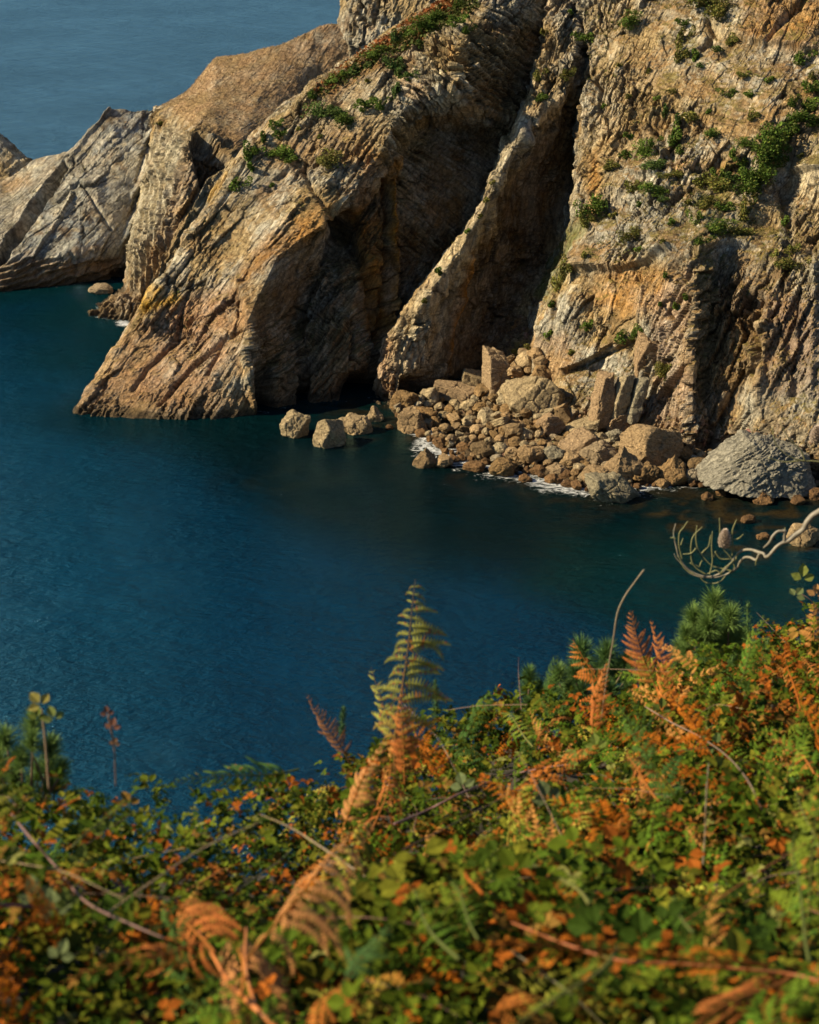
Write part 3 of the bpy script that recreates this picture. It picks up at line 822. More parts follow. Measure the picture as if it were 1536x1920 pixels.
    bp = N(t, 'ShaderNodeBump'); bp.inputs['Strength'].default_value = 1.0; bp.inputs['Distance'].default_value = 1.3
    L(a2.outputs[0], bp.inputs['Height'])
    # foam pattern
    fn = N(t, 'ShaderNodeTexNoise'); fn.inputs['Scale'].default_value = 1.0; fn.inputs['Detail'].default_value = 8; fn.inputs['Roughness'].default_value = 0.7; fn.inputs['Distortion'].default_value = 1.5
    L(mp.outputs[0], fn.inputs['Vector'])
    th = N(t, 'ShaderNodeMath', operation='MULTIPLY_ADD'); L(fo.outputs['Fac'], th.inputs[0]); th.inputs[1].default_value = 0.30; L(fn.outputs[0], th.inputs[2])
    fm = N(t, 'ShaderNodeMapRange'); fm.inputs[1].default_value = 0.71; fm.inputs[2].default_value = 0.84
    L(th.outputs[0], fm.inputs[0])
    mx = N(t, 'ShaderNodeMix', data_type='RGBA'); L(fm.outputs[0], mx.inputs[0]); L(vc.outputs[0], mx.inputs[6]); mx.inputs[7].default_value = (0.62, 0.62, 0.6, 1)
    L(mx.outputs[2], b.inputs['Base Color'])
    rr = N(t, 'ShaderNodeMapRange'); rr.inputs[3].default_value = 0.08; rr.inputs[4].default_value = 0.8
    L(fm.outputs[0], rr.inputs[0]); L(rr.outputs[0], b.inputs['Roughness'])
    b.inputs['IOR'].default_value = 1.33; b.inputs['Specular IOR Level'].default_value = 0.20; b.inputs['Specular Tint'].default_value = (0.25, 0.72, 1.0, 1)
    L(bp.outputs[0], b.inputs['Normal'])
    b.inputs['Specular IOR Level'].default_value = 0.0
    gl = N(t, 'ShaderNodeBsdfGlossy'); gl.inputs['Color'].default_value = (0.40, 0.76, 1.0, 1); gl.inputs['Roughness'].default_value = 0.03
    L(bp.outputs[0], gl.inputs['Normal'])
    fr = N(t, 'ShaderNodeFresnel'); fr.inputs['IOR'].default_value = 1.33; L(bp.outputs[0], fr.inputs['Normal'])
    fq = N(t, 'ShaderNodeMath', operation='MULTIPLY'); L(fr.outputs[0], fq.inputs[0])
    nf_ = N(t, 'ShaderNodeMath', operation='MULTIPLY_ADD'); L(fm.outputs[0], nf_.inputs[0]); nf_.inputs[1].default_value = -0.62; nf_.inputs[2].default_value = 0.68
    L(nf_.outputs[0], fq.inputs[1])
    ms = N(t, 'ShaderNodeMixShader'); L(fq.outputs[0], ms.inputs[0]); L(b.outputs[0], ms.inputs[1]); L(gl.outputs[0], ms.inputs[2])
    L(ms.outputs[0], t.nodes['Material Output'].inputs['Surface'])
    me.materials.append(m_)
    o = link('sea', me)
    tag(o, 'deep blue sea and cove turning teal near the rocks', None, None, 'structure')
build_sea()
# ------------------------------------------------------------------ picking points on the rock by where they are seen
def surf_at(px, py, which=None, r=4.0):
    best = None
    for q in (SURF if which is None else [SURF[i] for i in which]):
        P, Nn, x, y = q
        m = np.nonzero((np.abs(x - px) < r) & (np.abs(y - py) < r))[0]
        if len(m) == 0: continue
        k = m[np.argmin(P[m, 1])]
        if best is None or P[k, 1] < best[0][1]:
            best = (P[k].astype(float), Nn[k].astype(float))
    return best

ORD = ['first', 'second', 'third', 'fourth', 'fifth', 'sixth', 'seventh', 'eighth', 'ninth', 'tenth', 'eleventh', 'twelfth', 'thirteenth', 'fourteenth', 'fifteenth', 'sixteenth', 'seventeenth', 'eighteenth', 'nineteenth', 'twentieth', 'twenty-first', 'twenty-second', 'twenty-third', 'twenty-fourth']

def label_zones(items, zones):
    """items: (obj, px, py, look, noun); a label that names the look, the landmark and the count from the left"""
    groups = {}
    for it in items:
        o, x, y, look, noun = it
        zi = min(range(len(zones)), key=lambda i: ((x - zones[i][0]) ** 2 + (y - zones[i][1]) ** 2))
        groups.setdefault((zi, look, noun), []).append(it)
    for (zi, look, noun), g in groups.items():
        g.sort(key=lambda it: it[1])
        for k, it in enumerate(g):
            if len(g) == 1:
                it[0]['label'] = '%s %s %s' % (look, noun, zones[zi][2])
            else:
                it[0]['label'] = '%s %s, %s from the left %s' % (look, noun, ORD[min(k, 23)], zones[zi][2])

# ------------------------------------------------------------------ boulders
def ico(sub):
    import bmesh
    bm = bmesh.new()
    bmesh.ops.create_icosphere(bm, subdivisions=sub, radius=1)
    V = np.array([v.co for v in bm.verts]); Fc = np.array([[v.index for v in f.verts] for f in bm.faces])
    bm.free()
    return V, Fc
ICO = {k: ico(k) for k in (3, 4, 5, 6)}

def boulder_mesh(name, seed, mat, sub=4, kind='block', sx=1, sy=1, sz=1, rough=0.05, striate=0.0, nstr=(0.3, 0.1, 1.0)):
    r = np.random.default_rng(seed)
    V, Fc = ICO[sub]
    if kind == 'slab':
        nrm = np.array([[1, 0, 0], [-1, 0, 0], [0, 1, 0], [0, -1, 0], [0, 0, 1], [0, 0, -1]], float)
        nrm = nrm + r.normal(0, 0.07, nrm.shape); dd = np.array([1, 1, 1, 1, 1, 1.0]) * r.uniform(.9, 1.0, 6)
        ex = np.sign(r.normal(0, 1, (9, 3))) * r.uniform(.5, 1, (9, 3)); ex /= np.linalg.norm(ex, axis=1, keepdims=True)
        nrm = np.concatenate([nrm + r.normal(0, .06, nrm.shape), ex]); dd = np.concatenate([dd, r.uniform(1.12, 1.4, 9)])
    elif kind == 'wedge':
        nrm = np.array([[-.86,0,.5],[.30,-.1,.95],[0,-1,.25],[0,1,.2],[0,0,-1],[1,0,.25],[.75,-.5,.5],[-.6,-.7,.4],[.2,-.75,.65]]); dd = np.array([.80,.62,.9,.9,.7,.95,.92,.92,.78])
    else:
        nn = {'block': 11, 'round': 22, 'point': 9}[kind]
        nrm = r.normal(0, 1, (nn, 3))
        for _ in range(30):      # spread the cutting planes
            nrm /= np.linalg.norm(nrm, axis=1, keepdims=True)
            df = nrm[:, None] - nrm[None]; d2 = (df ** 2).sum(2) + np.eye(nn)
            nrm = nrm + 0.05 * (df / d2[..., None] ** 1.5).sum(1)
        dd = r.uniform(0.68, 1.0, nn)
    nrm /= np.linalg.norm(nrm, axis=1, keepdims=True)
    den = V @ nrm.T
    k = 48.0
    rr = np.where(den > 0.05, dd[None] / np.maximum(den, 0.05), 9.0)
    rad = -np.log(np.exp(-k * np.minimum(rr, 3)).sum(1)) / k
    P = V * rad[:, None]
    if kind == 'point':
        P[:, 2] = np.where(P[:, 2] > 0, P[:, 2] * 1.25, P[:, 2]); sq = 1 - 0.45 * np.clip(P[:, 2], 0, 1.2); P[:, 0] *= sq; P[:, 1] *= sq
    P = P * np.array([sx, sy, sz]) * 0.5 * (1.05 if kind == 'slab' else 1.2)
    s_ = max(sx, sy, sz)
    sh = seed * 3.17
    D = rough * s_ * (fbm(P / (0.45 * s_) + sh, 3, seed) + 0.5 * fbm(P / (0.13 * s_) + sh, 4, seed + 9, 0.6))
    if striate:
        ns = np.array(nstr) / np.linalg.norm(nstr)
        Q = P @ frame(ns).T
        D = D + striate * fbm(Q / np.array([2.0, 2.0, 0.35]) + sh, 4, seed + 5, 0.65, ridge=True)
    f1, f2, rid = worley(P / (0.33 * s_) + sh, seed + 3)
    D = D + rough * s_ * 0.8 * (rid - 0.5) - rough * s_ * 0.5 * (1 - smooth(f2 - f1, 0, 0.12))
    nv = P / (np.linalg.norm(P, axis=1, keepdims=True) + 1e-9)
    P = P + nv * D[:, None]
    return mesh_np(name, P, Fc, mat, None, smooth_=False)

C_BR = [(0.19,0.115,0.045), (0.29,0.18,0.08), (0.35,0.235,0.12), (0.16,0.105,0.05), (0.28,0.165,0.065), (0.30,0.26,0.185)]
C_TN = [(0.34,0.255,0.14), (0.29,0.21,0.11), (0.37,0.29,0.17), (0.30,0.205,0.105)]
m_bbr = rock_mat('brown_boulder', (0.25, 0.1, 0.95), 1.5, C_BR)
m_btn = rock_mat('tan_boulder', (0.9, 0.1, 0.25), 1.5, C_TN)
m_bgr = rock_mat('grey_boulder', (0.55, 0.1, 0.8), 1.4, [(0.24,0.20,0.125), (0.29,0.25,0.17)])
m_bpale = rock_mat('pale_boulder', (-0.55, 0.2, 0.8), 1.2, [(0.25,0.225,0.17), (0.25,0.225,0.17)])
m_bred = rock_mat('pink_slab', (0.2, 0.1, 0.95), 1.6, [(0.30,0.195,0.105), (0.34,0.235,0.13)])
m_bwet = rock_mat('wet_boulder', (0.25, 0.1, 0.95), 1.5, [(0.13,0.07,0.03), (0.20,0.11,0.045)])
MB = {'br': m_bbr, 'tn': m_btn, 'gr': m_bgr, 'pale': m_bpale, 'red': m_bred, 'wet': m_bwet}
BEACH = 7
ZB = [(770,780,'by the foot of the rock rib'), (870,800,'on the narrow end of the rubble beach'), (930,770,'around the upright pink pillar'),
      (1000,830,'below the grey bulging rock'), (1080,820,'below the two leaning slabs'), (1110,880,'at the waterline below the leaning slabs'),
      (1210,860,'around the striped boulder'), (1320,880,'between the striped boulder and the pale rock'), (1480,930,'in the shallows by the pale rock'),
      (820,860,'in the foam off the beach'), (650,795,'in the dark water before the sea caves')]

def place_rock(name, cx, cy, wpx, hpx, mesh_fn, roll=0.0, yaw=0.0, pitch=0.0, water=False, Y=None, deep=0.8):
    if Y is None:
        if water: Y = on_z(cx, cy + hpx * 0.42)[1]
        else:
            q = surf_at(cx, cy + hpx * 0.30, [BEACH, 2, 1], 5)
            Y = on_z(cx, cy + hpx * .4)[1] if q is None else q[0][1]
    c = at(cx, cy, Y)
    dist = (c - CAMP) @ FWD
    sc = dist / F
    return c, wpx * sc, hpx * sc

boulder_items = []
HERO = [ # cx, cy, w, h, kind, mat, roll, yaw, water, look
 (553,797,52,42,'block','tn',0,20,1,'jagged tan'), (620,811,54,50,'block','tn',25,60,1,'steep ridged tan'), (668,794,62,32,'round','tn',-3,10,1,'broad rounded tan'),
 (703,777,28,26,'point','tn',10,0,1,'small sharp tan'), (797,860,38,30,'point','br',0,30,1,'pyramid-shaped brown'), (832,864,32,22,'block','br',0,50,1,'low brown'),
 (943,876,46,30,'round','br',0,0,1,'domed brown'), (890,873,38,18,'round','wet',0,0,1,'flat wet brown'), (870,838,26,16,'block','wet',0,0,1,'low wet brown'),
 (905,843,42,22,'round','br',-10,0,0,'long brown'), (937,842,30,20,'block','tn',0,0,0,'light tan'), (960,850,28,18,'round','br',15,0,0,'small tilted brown'),
 (995,852,46,32,'round','br',0,0,0,'large rounded brown'), (1038,852,40,24,'block','gr',0,0,0,'angular grey'), (772,792,52,54,'block','br',0,20,0,'tall blocky brown'),
 (762,750,48,30,'block','br',0,0,0,'square brown'), (800,778,34,26,'block','br',0,0,0,'mid-sized brown'), (1086,836,66,34,'slab','red',28,25,0,'tilted layered red'),
 (1093,806,62,24,'slab','tn',18,-10,0,'long flat tan'), (1031,797,38,34,'slab','red',38,15,0,'striped tilted pink'), (1124,851,62,40,'round','br',0,0,0,'big dark brown'),
 (1162,790,58,28,'slab','red',32,0,0,'pink bedded'), (1132,782,30,40,'slab','tn',30,10,0,'narrow leaning tan'), (1154,818,36,28,'round','gr',-15,0,0,'smooth greyish'),
 (1126,822,24,20,'round','tn',0,0,0,'small smooth tan'), (1220,836,88,62,'slab','br',-14,30,0,'big striped brown'), (1168,876,54,44,'point','br',0,0,0,'peaked brown'),
 (1120,890,58,28,'round','br',5,0,0,'low ochre'), (1216,886,40,32,'block','br',0,15,0,'faceted brown'), (1264,884,46,42,'point','br',-8,0,0,'sloping brown'),
 (1299,893,32,24,'round','br',0,0,0,'small ochre'), (1334,883,28,28,'block','br',20,0,0,'upright ochre'), (1282,854,34,26,'block','br',0,0,0,'mid brown'),
 (1310,872,42,24,'round','br',0,40,0,'round ochre'), (1432,936,30,16,'point','wet',0,0,1,'small orange'), (1497,936,22,18,'point','wet',20,0,1,'tiny orange'),
 (1530,926,28,20,'block','wet',0,0,1,'squarish orange'), (1327,930,20,14,'block','wet',0,0,1,'barely surfacing orange'), (1352,924,16,10,'block','wet',0,0,1,'tiny surfacing orange'),
 (1508,1002,54,40,'round','tn',0,0,1,'lone rounded tan'), (1402,973,28,12,'round','wet',0,0,1,'lone awash brown'), (1432,1005,26,12,'round','wet',0,0,1,'half sunken brown'),
 (188,541,42,16,'round','br',0,0,1,'low dark'), (1045,880,40,22,'round','br',0,0,1,'wet-footed brown'), (1010,880,30,18,'round','wet',0,0,1,'wet orange brown'),
 (1190,850,24,22,'block','br',0,0,0,'small blocky brown'), (1070,862,36,22,'block','br',0,0,0,'flat-topped brown'), (1062,890,26,14,'round','wet',0,0,1,'small wet'),
 (1390,868,34,20,'block','br',0,0,0,'tucked-in brown'), (850,860,22,12,'round','wet',0,0,1,'tiny wet'), (985,896,24,12,'round','wet',0,0,1,'tiny foam-ringed'),
 (1063,906,22,11,'round','wet',0,0,1,'tiny outlying'), (1240,905,26,14,'round','br',0,0,1,'little waterline'), (730,800,14,9,'round','wet',0,0,1,'tiny dark'),
]
for i, (cx, cy, wp, hp_, kind, mt, roll, yaw, wat, look) in enumerate(HERO):
    c, W_, H_ = place_rock('boulder', cx, cy, wp, hp_, None, water=bool(wat))
    big = wp > 45
    me = boulder_mesh('boulder', 40 + i, MB[mt], 5 if big else 4, kind, W_, W_ * 0.85, H_ * (1.15 if wat else 1.05) / (0.9 if kind != 'point' else 1.05), rough=0.065 if kind != 'slab' else 0.05,
                      striate=0.16 if kind == 'slab' else 0.07)
    o = link('boulder', me)
    o.location = c - np.array([0, 0, H_ * (0.12 if wat else 0.04)])
    o.rotation_euler = (R(random.uniform(-8, 8)), R(-roll), R(yaw))
    tag(o, None, 'rock', 'boulders along the foot of the cliff')
    boulder_items.append((o, cx, cy, look, 'boulder' if wp > 22 else 'rock'))

BIG = [ # named rocks with their own shapes: cx, cy, w, h, dy, kind, mat, roll, yaw, Y, label, name
 (1430,868,142,104,8.0,'wedge','pale',6,10,None,'huge pale grey-brown boulder with slanting layers at the water edge','pale_boulder', 0.42),
 (1148,917,94,44,4.0,'block','gr',14,10,-1,'dark ridged grey rock lying in the water below the brown boulders','ridged_rock', 0.2),
 (1008,752,104,76,6.0,'block','tn',20,0,236.0,'large pale tan bulging rock with a shaded underside above the rubble','bulging_rock', 0.15),
 (1129,752,28,104,2.4,'slab','red',9,18,229.0,'tall reddish slab, the first of the leaning pair','rock_slab', 0.06),
 (1164,746,25,92,2.2,'slab','tn',10,18,229.0,'tall tan slab, the second of the leaning pair','rock_slab', 0.06),
 (1194,748,22,84,2.2,'slab','gr',16,12,228.6,'narrow greyish slab leaning beside the tan slab','rock_slab', 0.06),
 (1209,668,32,84,3.0,'slab','red',6,10,234.2,'dull pink rock block standing above the leaning slabs','rock_slab', 0.08),
 (930,726,37,118,3.0,'slab','red',2,24,247.0,'upright pink pillar beside a dark cleft','rock_pillar', 0.1),
 (857,735,84,24,4.5,'slab','red',7,-14,249.5,'long flat orange slab lying on the rubble','rock_slab', 0.07),
 (896,712,62,22,4.0,'slab','tn',18,-10,252.5,'tan slab tilted up behind the long orange slab','rock_slab', 0.07),
]
for i, (cx, cy, wp, hp_, dy, kind, mt, roll, yaw, Y, lab, nm, stri) in enumerate(BIG):
    c, W_, H_ = place_rock(nm, cx, cy, wp, hp_, None, water=(Y in (None, -1)), Y=None if Y in (None, -1) else Y)
    me = boulder_mesh(nm, 140 + i, MB[mt], 6 if wp > 80 else 5, kind, W_, dy, H_, rough=0.05 if kind != 'slab' else 0.04, striate=stri, nstr=(-0.5, 0.3, 0.8) if mt == 'pale' else (0.3, 0.1, 1.0))
    o = link(nm, me)
    o.location = c
    o.rotation_euler = (R(random.uniform(-5, 5)), R(roll), R(yaw))
    tag(o, lab, 'rock')

variants = {}
for mt in ('br', 'tn', 'wet'):
    for k, kind in enumerate(['block', 'round', 'block', 'point', 'slab']):
        variants[(mt, k)] = boulder_mesh('boulder', 200 + k + 17 * len(mt), MB[mt], 3, kind, 1.0, 0.9, 0.72 if kind != 'slab' else 0.55, rough=0.075)
xs_w = [p[0] for p in wl]; ys_w = [p[1] for p in wl]; xs_u = [p[0] for p in upb]; ys_u = [p[1] for p in upb]
placed = [(h[0], h[1], h[2]) for h in HERO] + [(b[0], b[1], b[2] * 0.7) for b in BIG]
n_f = 0; tries = 0
while n_f < 240 and tries < 20000:
    tries += 1
    x = random.uniform(745, 1420)
    yw = np.interp(x, xs_w, ys_w); yu = np.interp(x, xs_u, ys_u)
    u = random.random() ** 0.8
    y = yw + 4 - u * (yw - yu) * 0.95
    sz = random.choice([9, 11, 13, 15, 18, 22, 27] if tries < 9000 else [8, 9, 10, 12])
    if yw - y > 22 and tries < 9000: sz = random.choice([16, 20, 26, 32, 38])
    if any((x - a) ** 2 + ((y - b) * 1.3) ** 2 < ((0.36 if tries < 9000 else .30) * (sz + c)) ** 2 for a, b, c in placed): continue
    placed.append((x, y, sz))
    low = (yw - y) < 8
    mt = 'wet' if low else random.choice(['br', 'br', 'tn'])
    c, W_, H_ = place_rock('boulder', x, y, sz, sz * .7, None, water=low)
    o = link('boulder', variants[(mt, random.randrange(5))])
    o.location = c
    o.scale = (W_ * random.uniform(.9, 1.15), W_ * random.uniform(.8, 1.1), W_ * random.uniform(.75, 1.1))
    o.rotation_euler = (R(random.uniform(-25, 25)), R(random.uniform(-25, 25)), R(random.uniform(0, 360)))
    tag(o, None, 'rock', 'boulders along the foot of the cliff')
    size = 'small' if sz < 13 else ('medium' if sz < 19 else 'sizeable')
    colr = {'wet': 'wet orange-brown', 'br': 'brown', 'tn': 'tan'}[mt]
    boulder_items.append((o, x, y, size + ' ' + colr, 'boulder' if sz > 14 else 'stone'))
    n_f += 1
label_zones(boulder_items, ZB)

def rubble():
    P, Nn, x, y = [np.concatenate([SURF[BEACH][i], SURF[2][i][SURF[2][0][:, 2] < 5.5]]) for i in range(4)]
    k = np.nonzero((P[:, 2] > -0.2) & (x > 735) & (x < 1600))[0]
    k = rng.choice(k, 4200)
    V0, T0 = ico(2); n = len(k)
    sc = rng.uniform(.14, .42, n)
    Vn = V0 * (1 + 0.25 * fbm(V0 * 1.3 + 4, 2, 5))[:, None] * np.array([1, .8, .62])
    Vs = Vn[None] * (1 + .28 * rng.normal(0, 1, (n, 1, 3)))
    R3 = randrot(n, 0.8)
    Vw = np.einsum('nvi,nij->nvj', Vs * sc[:, None, None], R3) + P[k].astype(float)[:, None] + np.array([0, 0, .05])
    T = (T0[None] + (np.arange(n) * len(V0))[:, None, None]).reshape(-1, 3)
    C = np.array([.22, .145, .08]) * rng.uniform(.55, 1.5, (n, 1)) * (1 + rng.normal(0, .06, (n, 3)))
    C[P[k, 2] < .5] *= .5
    o = link('rubble', mesh_np('rubble', Vw.reshape(-1, 3), T, m_beach, np.clip(np.repeat(C, len(V0), 0), .01, .6)))
    tag(o, 'small loose stones filling the gaps between the boulders', None, None, 'stuff')

# ------------------------------------------------------------------ leaf material and scattered foliage
def leaf_mat(name, trans=0.25, rough=0.5, ramp=None, spec=0.3):
    m, t, b = new_mat(name)
    L = t.links.new
    vc = N(t, 'ShaderNodeVertexColor', layer_name='tint')
    src = vc.outputs[0]
    if ramp:
        oi = N(t, 'ShaderNodeObjectInfo')
        mr = N(t, 'ShaderNodeMapRange'); mr.inputs[3].default_value = ramp[0]; mr.inputs[4].default_value = ramp[1]
        L(oi.outputs['Random'], mr.inputs[0])
        sc = N(t, 'ShaderNodeVectorMath', operation='SCALE'); L(src, sc.inputs[0]); L(mr.outputs[0], sc.inputs['Scale']); src = sc.outputs[0]
    tc = N(t, 'ShaderNodeTexCoord')
    src, _ = mul_noise(t, src, 35.0, 0.75, 1.2, 3, 0.6, tc.outputs['Object'])
    L(src, b.inputs['Base Color'])
    b.inputs['Roughness'].default_value = rough
    b.inputs['Specular IOR Level'].default_value = spec
    tr = N(t, 'ShaderNodeBsdfTranslucent'); L(src, tr.inputs['Color'])
    mx = N(t, 'ShaderNodeMixShader'); mx.inputs[0].default_value = trans
    out = t.nodes['Material Output']
    L(b.outputs[0], mx.inputs[1]); L(tr.outputs[0], mx.inputs[2]); L(mx.outputs[0], out.inputs['Surface'])
    return m
m_leaf = leaf_mat('leaf', 0.18, 0.7, None, 0.03)
m_shrub = leaf_mat('shrub_leaf', 0.15, 0.7, (0.7, 1.25), 0.1)

def randrot(n, up=0.0, r=rng):
    """random frames (n,3,3); rows x,y,z; up > 0 keeps z near +Z"""
    z = r.normal(0, 1, (n, 3)); z[:, 2] = np.abs(z[:, 2]) + up
    z /= np.linalg.norm(z, axis=1, keepdims=True)
    a = r.normal(0, 1, (n, 3))
    x = np.cross(a, z); x /= np.linalg.norm(x, axis=1, keepdims=True)
    y = np.cross(z, x)
    return np.stack([x, y, z], 1)

def scatter(V, T, pos, rot, scl, col, tcol=None):
    n, k = len(pos), len(V)
    P = (V[None] * scl[:, None, None]) @ rot + pos[:, None]
    Fc = (T[None] + (np.arange(n) * k)[:, None, None]).reshape(-1, T.shape[1])
    C = np.repeat(col[:, None], k, 1)
    if tcol is not None: C = C * tcol[None]
    return P.reshape(-1, 3), Fc, C.reshape(-1, 3)

QUADV = np.array([[-.5, -.5, 0], [.5, -.5, .12], [.5, .5, -.05], [-.5, .5, .1]]); QUADT = np.array([[0, 1, 2], [0, 2, 3]])
TUFTV = np.array([[-.5, 0, 0], [.5, 0, 0], [.0, .25, 1.0]]); TUFTT = np.array([[0, 1, 2]])

def shrub_mesh(name, seed, n, leaf, tone):
    r = np.random.default_rng(seed)
    # lumpy crown made of a few overlapping clusters
    k = max(3, n // 70)
    cc = r.normal(0, 0.27, (k, 3)) * np.array([1, .8, .7]); cr = r.uniform(0.16, 0.3, k)
    who = r.integers(0, k, n)
    d = r.normal(0, 1, (n, 3)); d /= np.linalg.norm(d, axis=1, keepdims=True)
    P = cc[who] + d * (cr[who] * r.uniform(0.45, 1.05, n) ** 0.6)[:, None]
    tone_ = np.array(tone)[None] * r.uniform(0.55, 1.5, (n, 1)) * (0.8 + 0.4 * r.random((k, 1)))[who]
    tone_ = tone_ * (1 + r.normal(0, 0.1, (n, 3)))
    V, T, C = scatter(QUADV, QUADT, P, randrot(n, 0.3, r), leaf * r.uniform(.6, 1.3, n), tone_)
    return mesh_np(name, V, T, m_shrub, np.clip(C, 0.005, .6))
GR1 = (0.095, 0.140, 0.022); GR2 = (0.165, 0.155, 0.035); GR3 = (0.070, 0.105, 0.025)
SH = {}
for key, tone in (('g', GR1), ('o', GR2), ('d', GR3)):
    for j in range(3):
        SH[(key, 's', j)] = shrub_mesh('shrub', 10 + j, 260, 0.13, tone)
        SH[(key, 'm', j)] = shrub_mesh('shrub', 20 + j, 600, 0.085, tone)
        SH[(key, 'l', j)] = shrub_mesh('shrub', 30 + j, 1500, 0.055, tone)
SHR = [
 (1186,35,30,24,'g'),(1094,70,28,16,'g'),(1325,8,50,30,'o'),(1352,22,40,30,'o'),(1283,42,24,14,'g'),(1281,70,20,30,'o'),(1278,96,24,28,'o'),(1303,106,14,24,'g'),(1316,119,18,8,'d'),
 (1373,71,20,18,'o'),(1346,93,18,12,'d'),(1506,106,26,20,'g'),(1442,146,16,12,'g'),(1396,139,22,12,'o'),(1366,172,26,12,'g'),(1401,174,18,13,'g'),(1520,168,24,24,'g'),
 (1488,188,18,16,'g'),(1233,179,12,10,'g'),(1260,169,18,10,'o'),(1330,206,14,10,'g'),(1408,215,20,18,'o'),(1245,209,12,24,'d'),(1275,225,16,22,'d'),(1265,250,22,34,'g'),
 (1300,221,26,18,'o'),(1336,252,30,20,'g'),(1175,253,16,14,'g'),(1172,288,24,14,'g'),(1232,263,18,14,'g'),(1208,288,30,26,'g'),(1227,304,38,16,'d'),(1279,278,20,14,'g'),
 (1145,308,26,14,'o'),(1449,258,50,50,'g'),(1440,290,44,34,'g'),(1398,270,30,14,'g'),(1419,275,20,16,'g'),(1428,330,40,34,'g'),(1408,350,50,34,'g'),(1376,291,14,24,'g'),
 (1347,326,18,20,'g'),(1370,331,26,14,'d'),(1396,326,18,16,'g'),(1265,326,36,12,'o'),(1313,345,26,30,'o'),(1344,345,40,26,'o'),(1224,354,34,22,'g'),(1240,372,20,9,'d'),
 (1199,383,13,10,'g'),(1115,390,38,36,'g'),(1102,412,24,26,'o'),(1186,348,20,24,'o'),(1189,438,30,22,'o'),(1197,465,14,10,'g'),(1257,418,16,13,'g'),(1303,408,20,24,'g'),
 (1322,383,30,20,'o'),(1360,389,24,18,'g'),(1404,389,20,36,'o'),(1347,427,44,20,'g'),(1385,434,40,16,'o'),(1320,449,26,12,'g'),(1472,411,16,20,'g'),(1525,196,36,22,'g'),
 (1506,218,48,24,'g'),(1487,240,26,34,'g'),(1488,468,20,18,'o'),(1477,503,40,26,'o'),(1452,475,12,20,'o'),(1093,478,12,12,'o'),(1246,520,12,13,'g'),(1060,500,20,36,'o'),
 (1048,535,18,30,'o'),(1036,568,15,13,'g'),(1026,622,14,14,'g'),(1103,610,18,14,'g'),(1172,628,26,20,'g'),(1192,618,18,18,'g'),(1070,660,14,10,'o'),(1288,560,16,14,'g'),
 (1266,573,14,18,'g'),(1250,688,36,26,'o'),(1235,566,10,8,'g'),(992,650,20,12,'o'),(970,662,20,12,'o'),(1525,140,20,14,'o'),(1160,120,14,10,'o'),(1130,200,12,9,'g'),
 (1390,300,18,14,'g'),(1500,290,14,10,'o'),(1180,180,14,9,'o'),(1215,130,14,10,'o'),(1150,400,14,10,'o'),(1290,380,16,12,'o'),(1240,450,14,8,'o'),(1430,300,34,24,'g'),
 (514,231,18,16,'g'),(493,257,16,22,'g'),(468,283,24,28,'g'),(529,249,20,14,'g'),(525,288,34,22,'g'),(545,296,22,16,'g'),(470,313,16,18,'g'),(449,345,26,20,'g'),
 (600,206,40,22,'d'),(628,210,30,20,'d'),(648,231,32,26,'g'),(628,303,36,24,'o'),(687,195,28,20,'g'),(716,195,22,16,'g'),(745,163,16,26,'d'),(748,140,16,22,'d'),
 (589,172,20,14,'g'),(621,150,24,16,'g'),(648,140,20,16,'g'),(670,127,24,20,'d'),(706,104,40,20,'g'),(735,120,26,24,'d'),(745,68,22,22,'d'),(763,60,22,18,'g'),
 (788,78,20,14,'d'),(820,33,38,24,'g'),(791,50,40,20,'g'),(856,46,26,18,'g'),(879,55,18,12,'g'),(860,6,22,14,'g'),(768,137,26,14,'d'),(510,346,12,9,'g'),(690,150,14,10,'o'),
 (560,240,12,8,'o'),(600,255,16,9,'o'),(1010,178,20,14,'g'),(1059,138,20,18,'o'),(1019,138,18,16,'o'),(926,340,11,9,'o'),(912,374,13,10,'o'),(902,403,14,8,'o'),
 (876,431,11,9,'g'),(819,510,16,16,'g'),(795,562,11,10,'o'),(1020,60,16,14,'o'),(1072,22,12,9,'g'),
 (305,150,0,0,'o'),(300,228,14,9,'o'),(244,440,0,0,'o'),
]
ZS = [(520,270,'on the rim of the leaning headland'), (630,220,'on the shoulder above the dark hollow'), (660,130,'along the reddish heather edge'), (800,50,'near the top of the heather edge'),
      (1030,120,'at the head of the rock rib'), (870,440,'on the crest of the sunlit rib'), (1180,60,'on the upper cliff beside the rib'), (1310,60,'on the upper cliff above the scree'),
      (1390,160,'on the scree bank'), (1510,150,'on the cliff edge of the scree bank'), (1260,220,'on the grey broken band'), (1200,300,'over the yellow scar'), (1320,240,'below the scree bank'),
      (1440,270,'in the big green gully'), (1410,350,'at the foot of the green gully'), (1340,340,'on the mossy slope'), (1110,400,'on the cliff edge above the recess'), (1210,400,'among the grey blocks'),
      (1350,430,'over the dark overhang'), (1480,470,'right of the dark overhang'), (1050,540,'on the cliff edge low in the recess'), (1170,620,'on the orange-stained wall'), (1270,570,'on the pale buttress'),
      (1250,688,'on top of the pale buttress foot'), (980,655,'on the grassy talus'), (300,220,'on the far headland')]
items = []
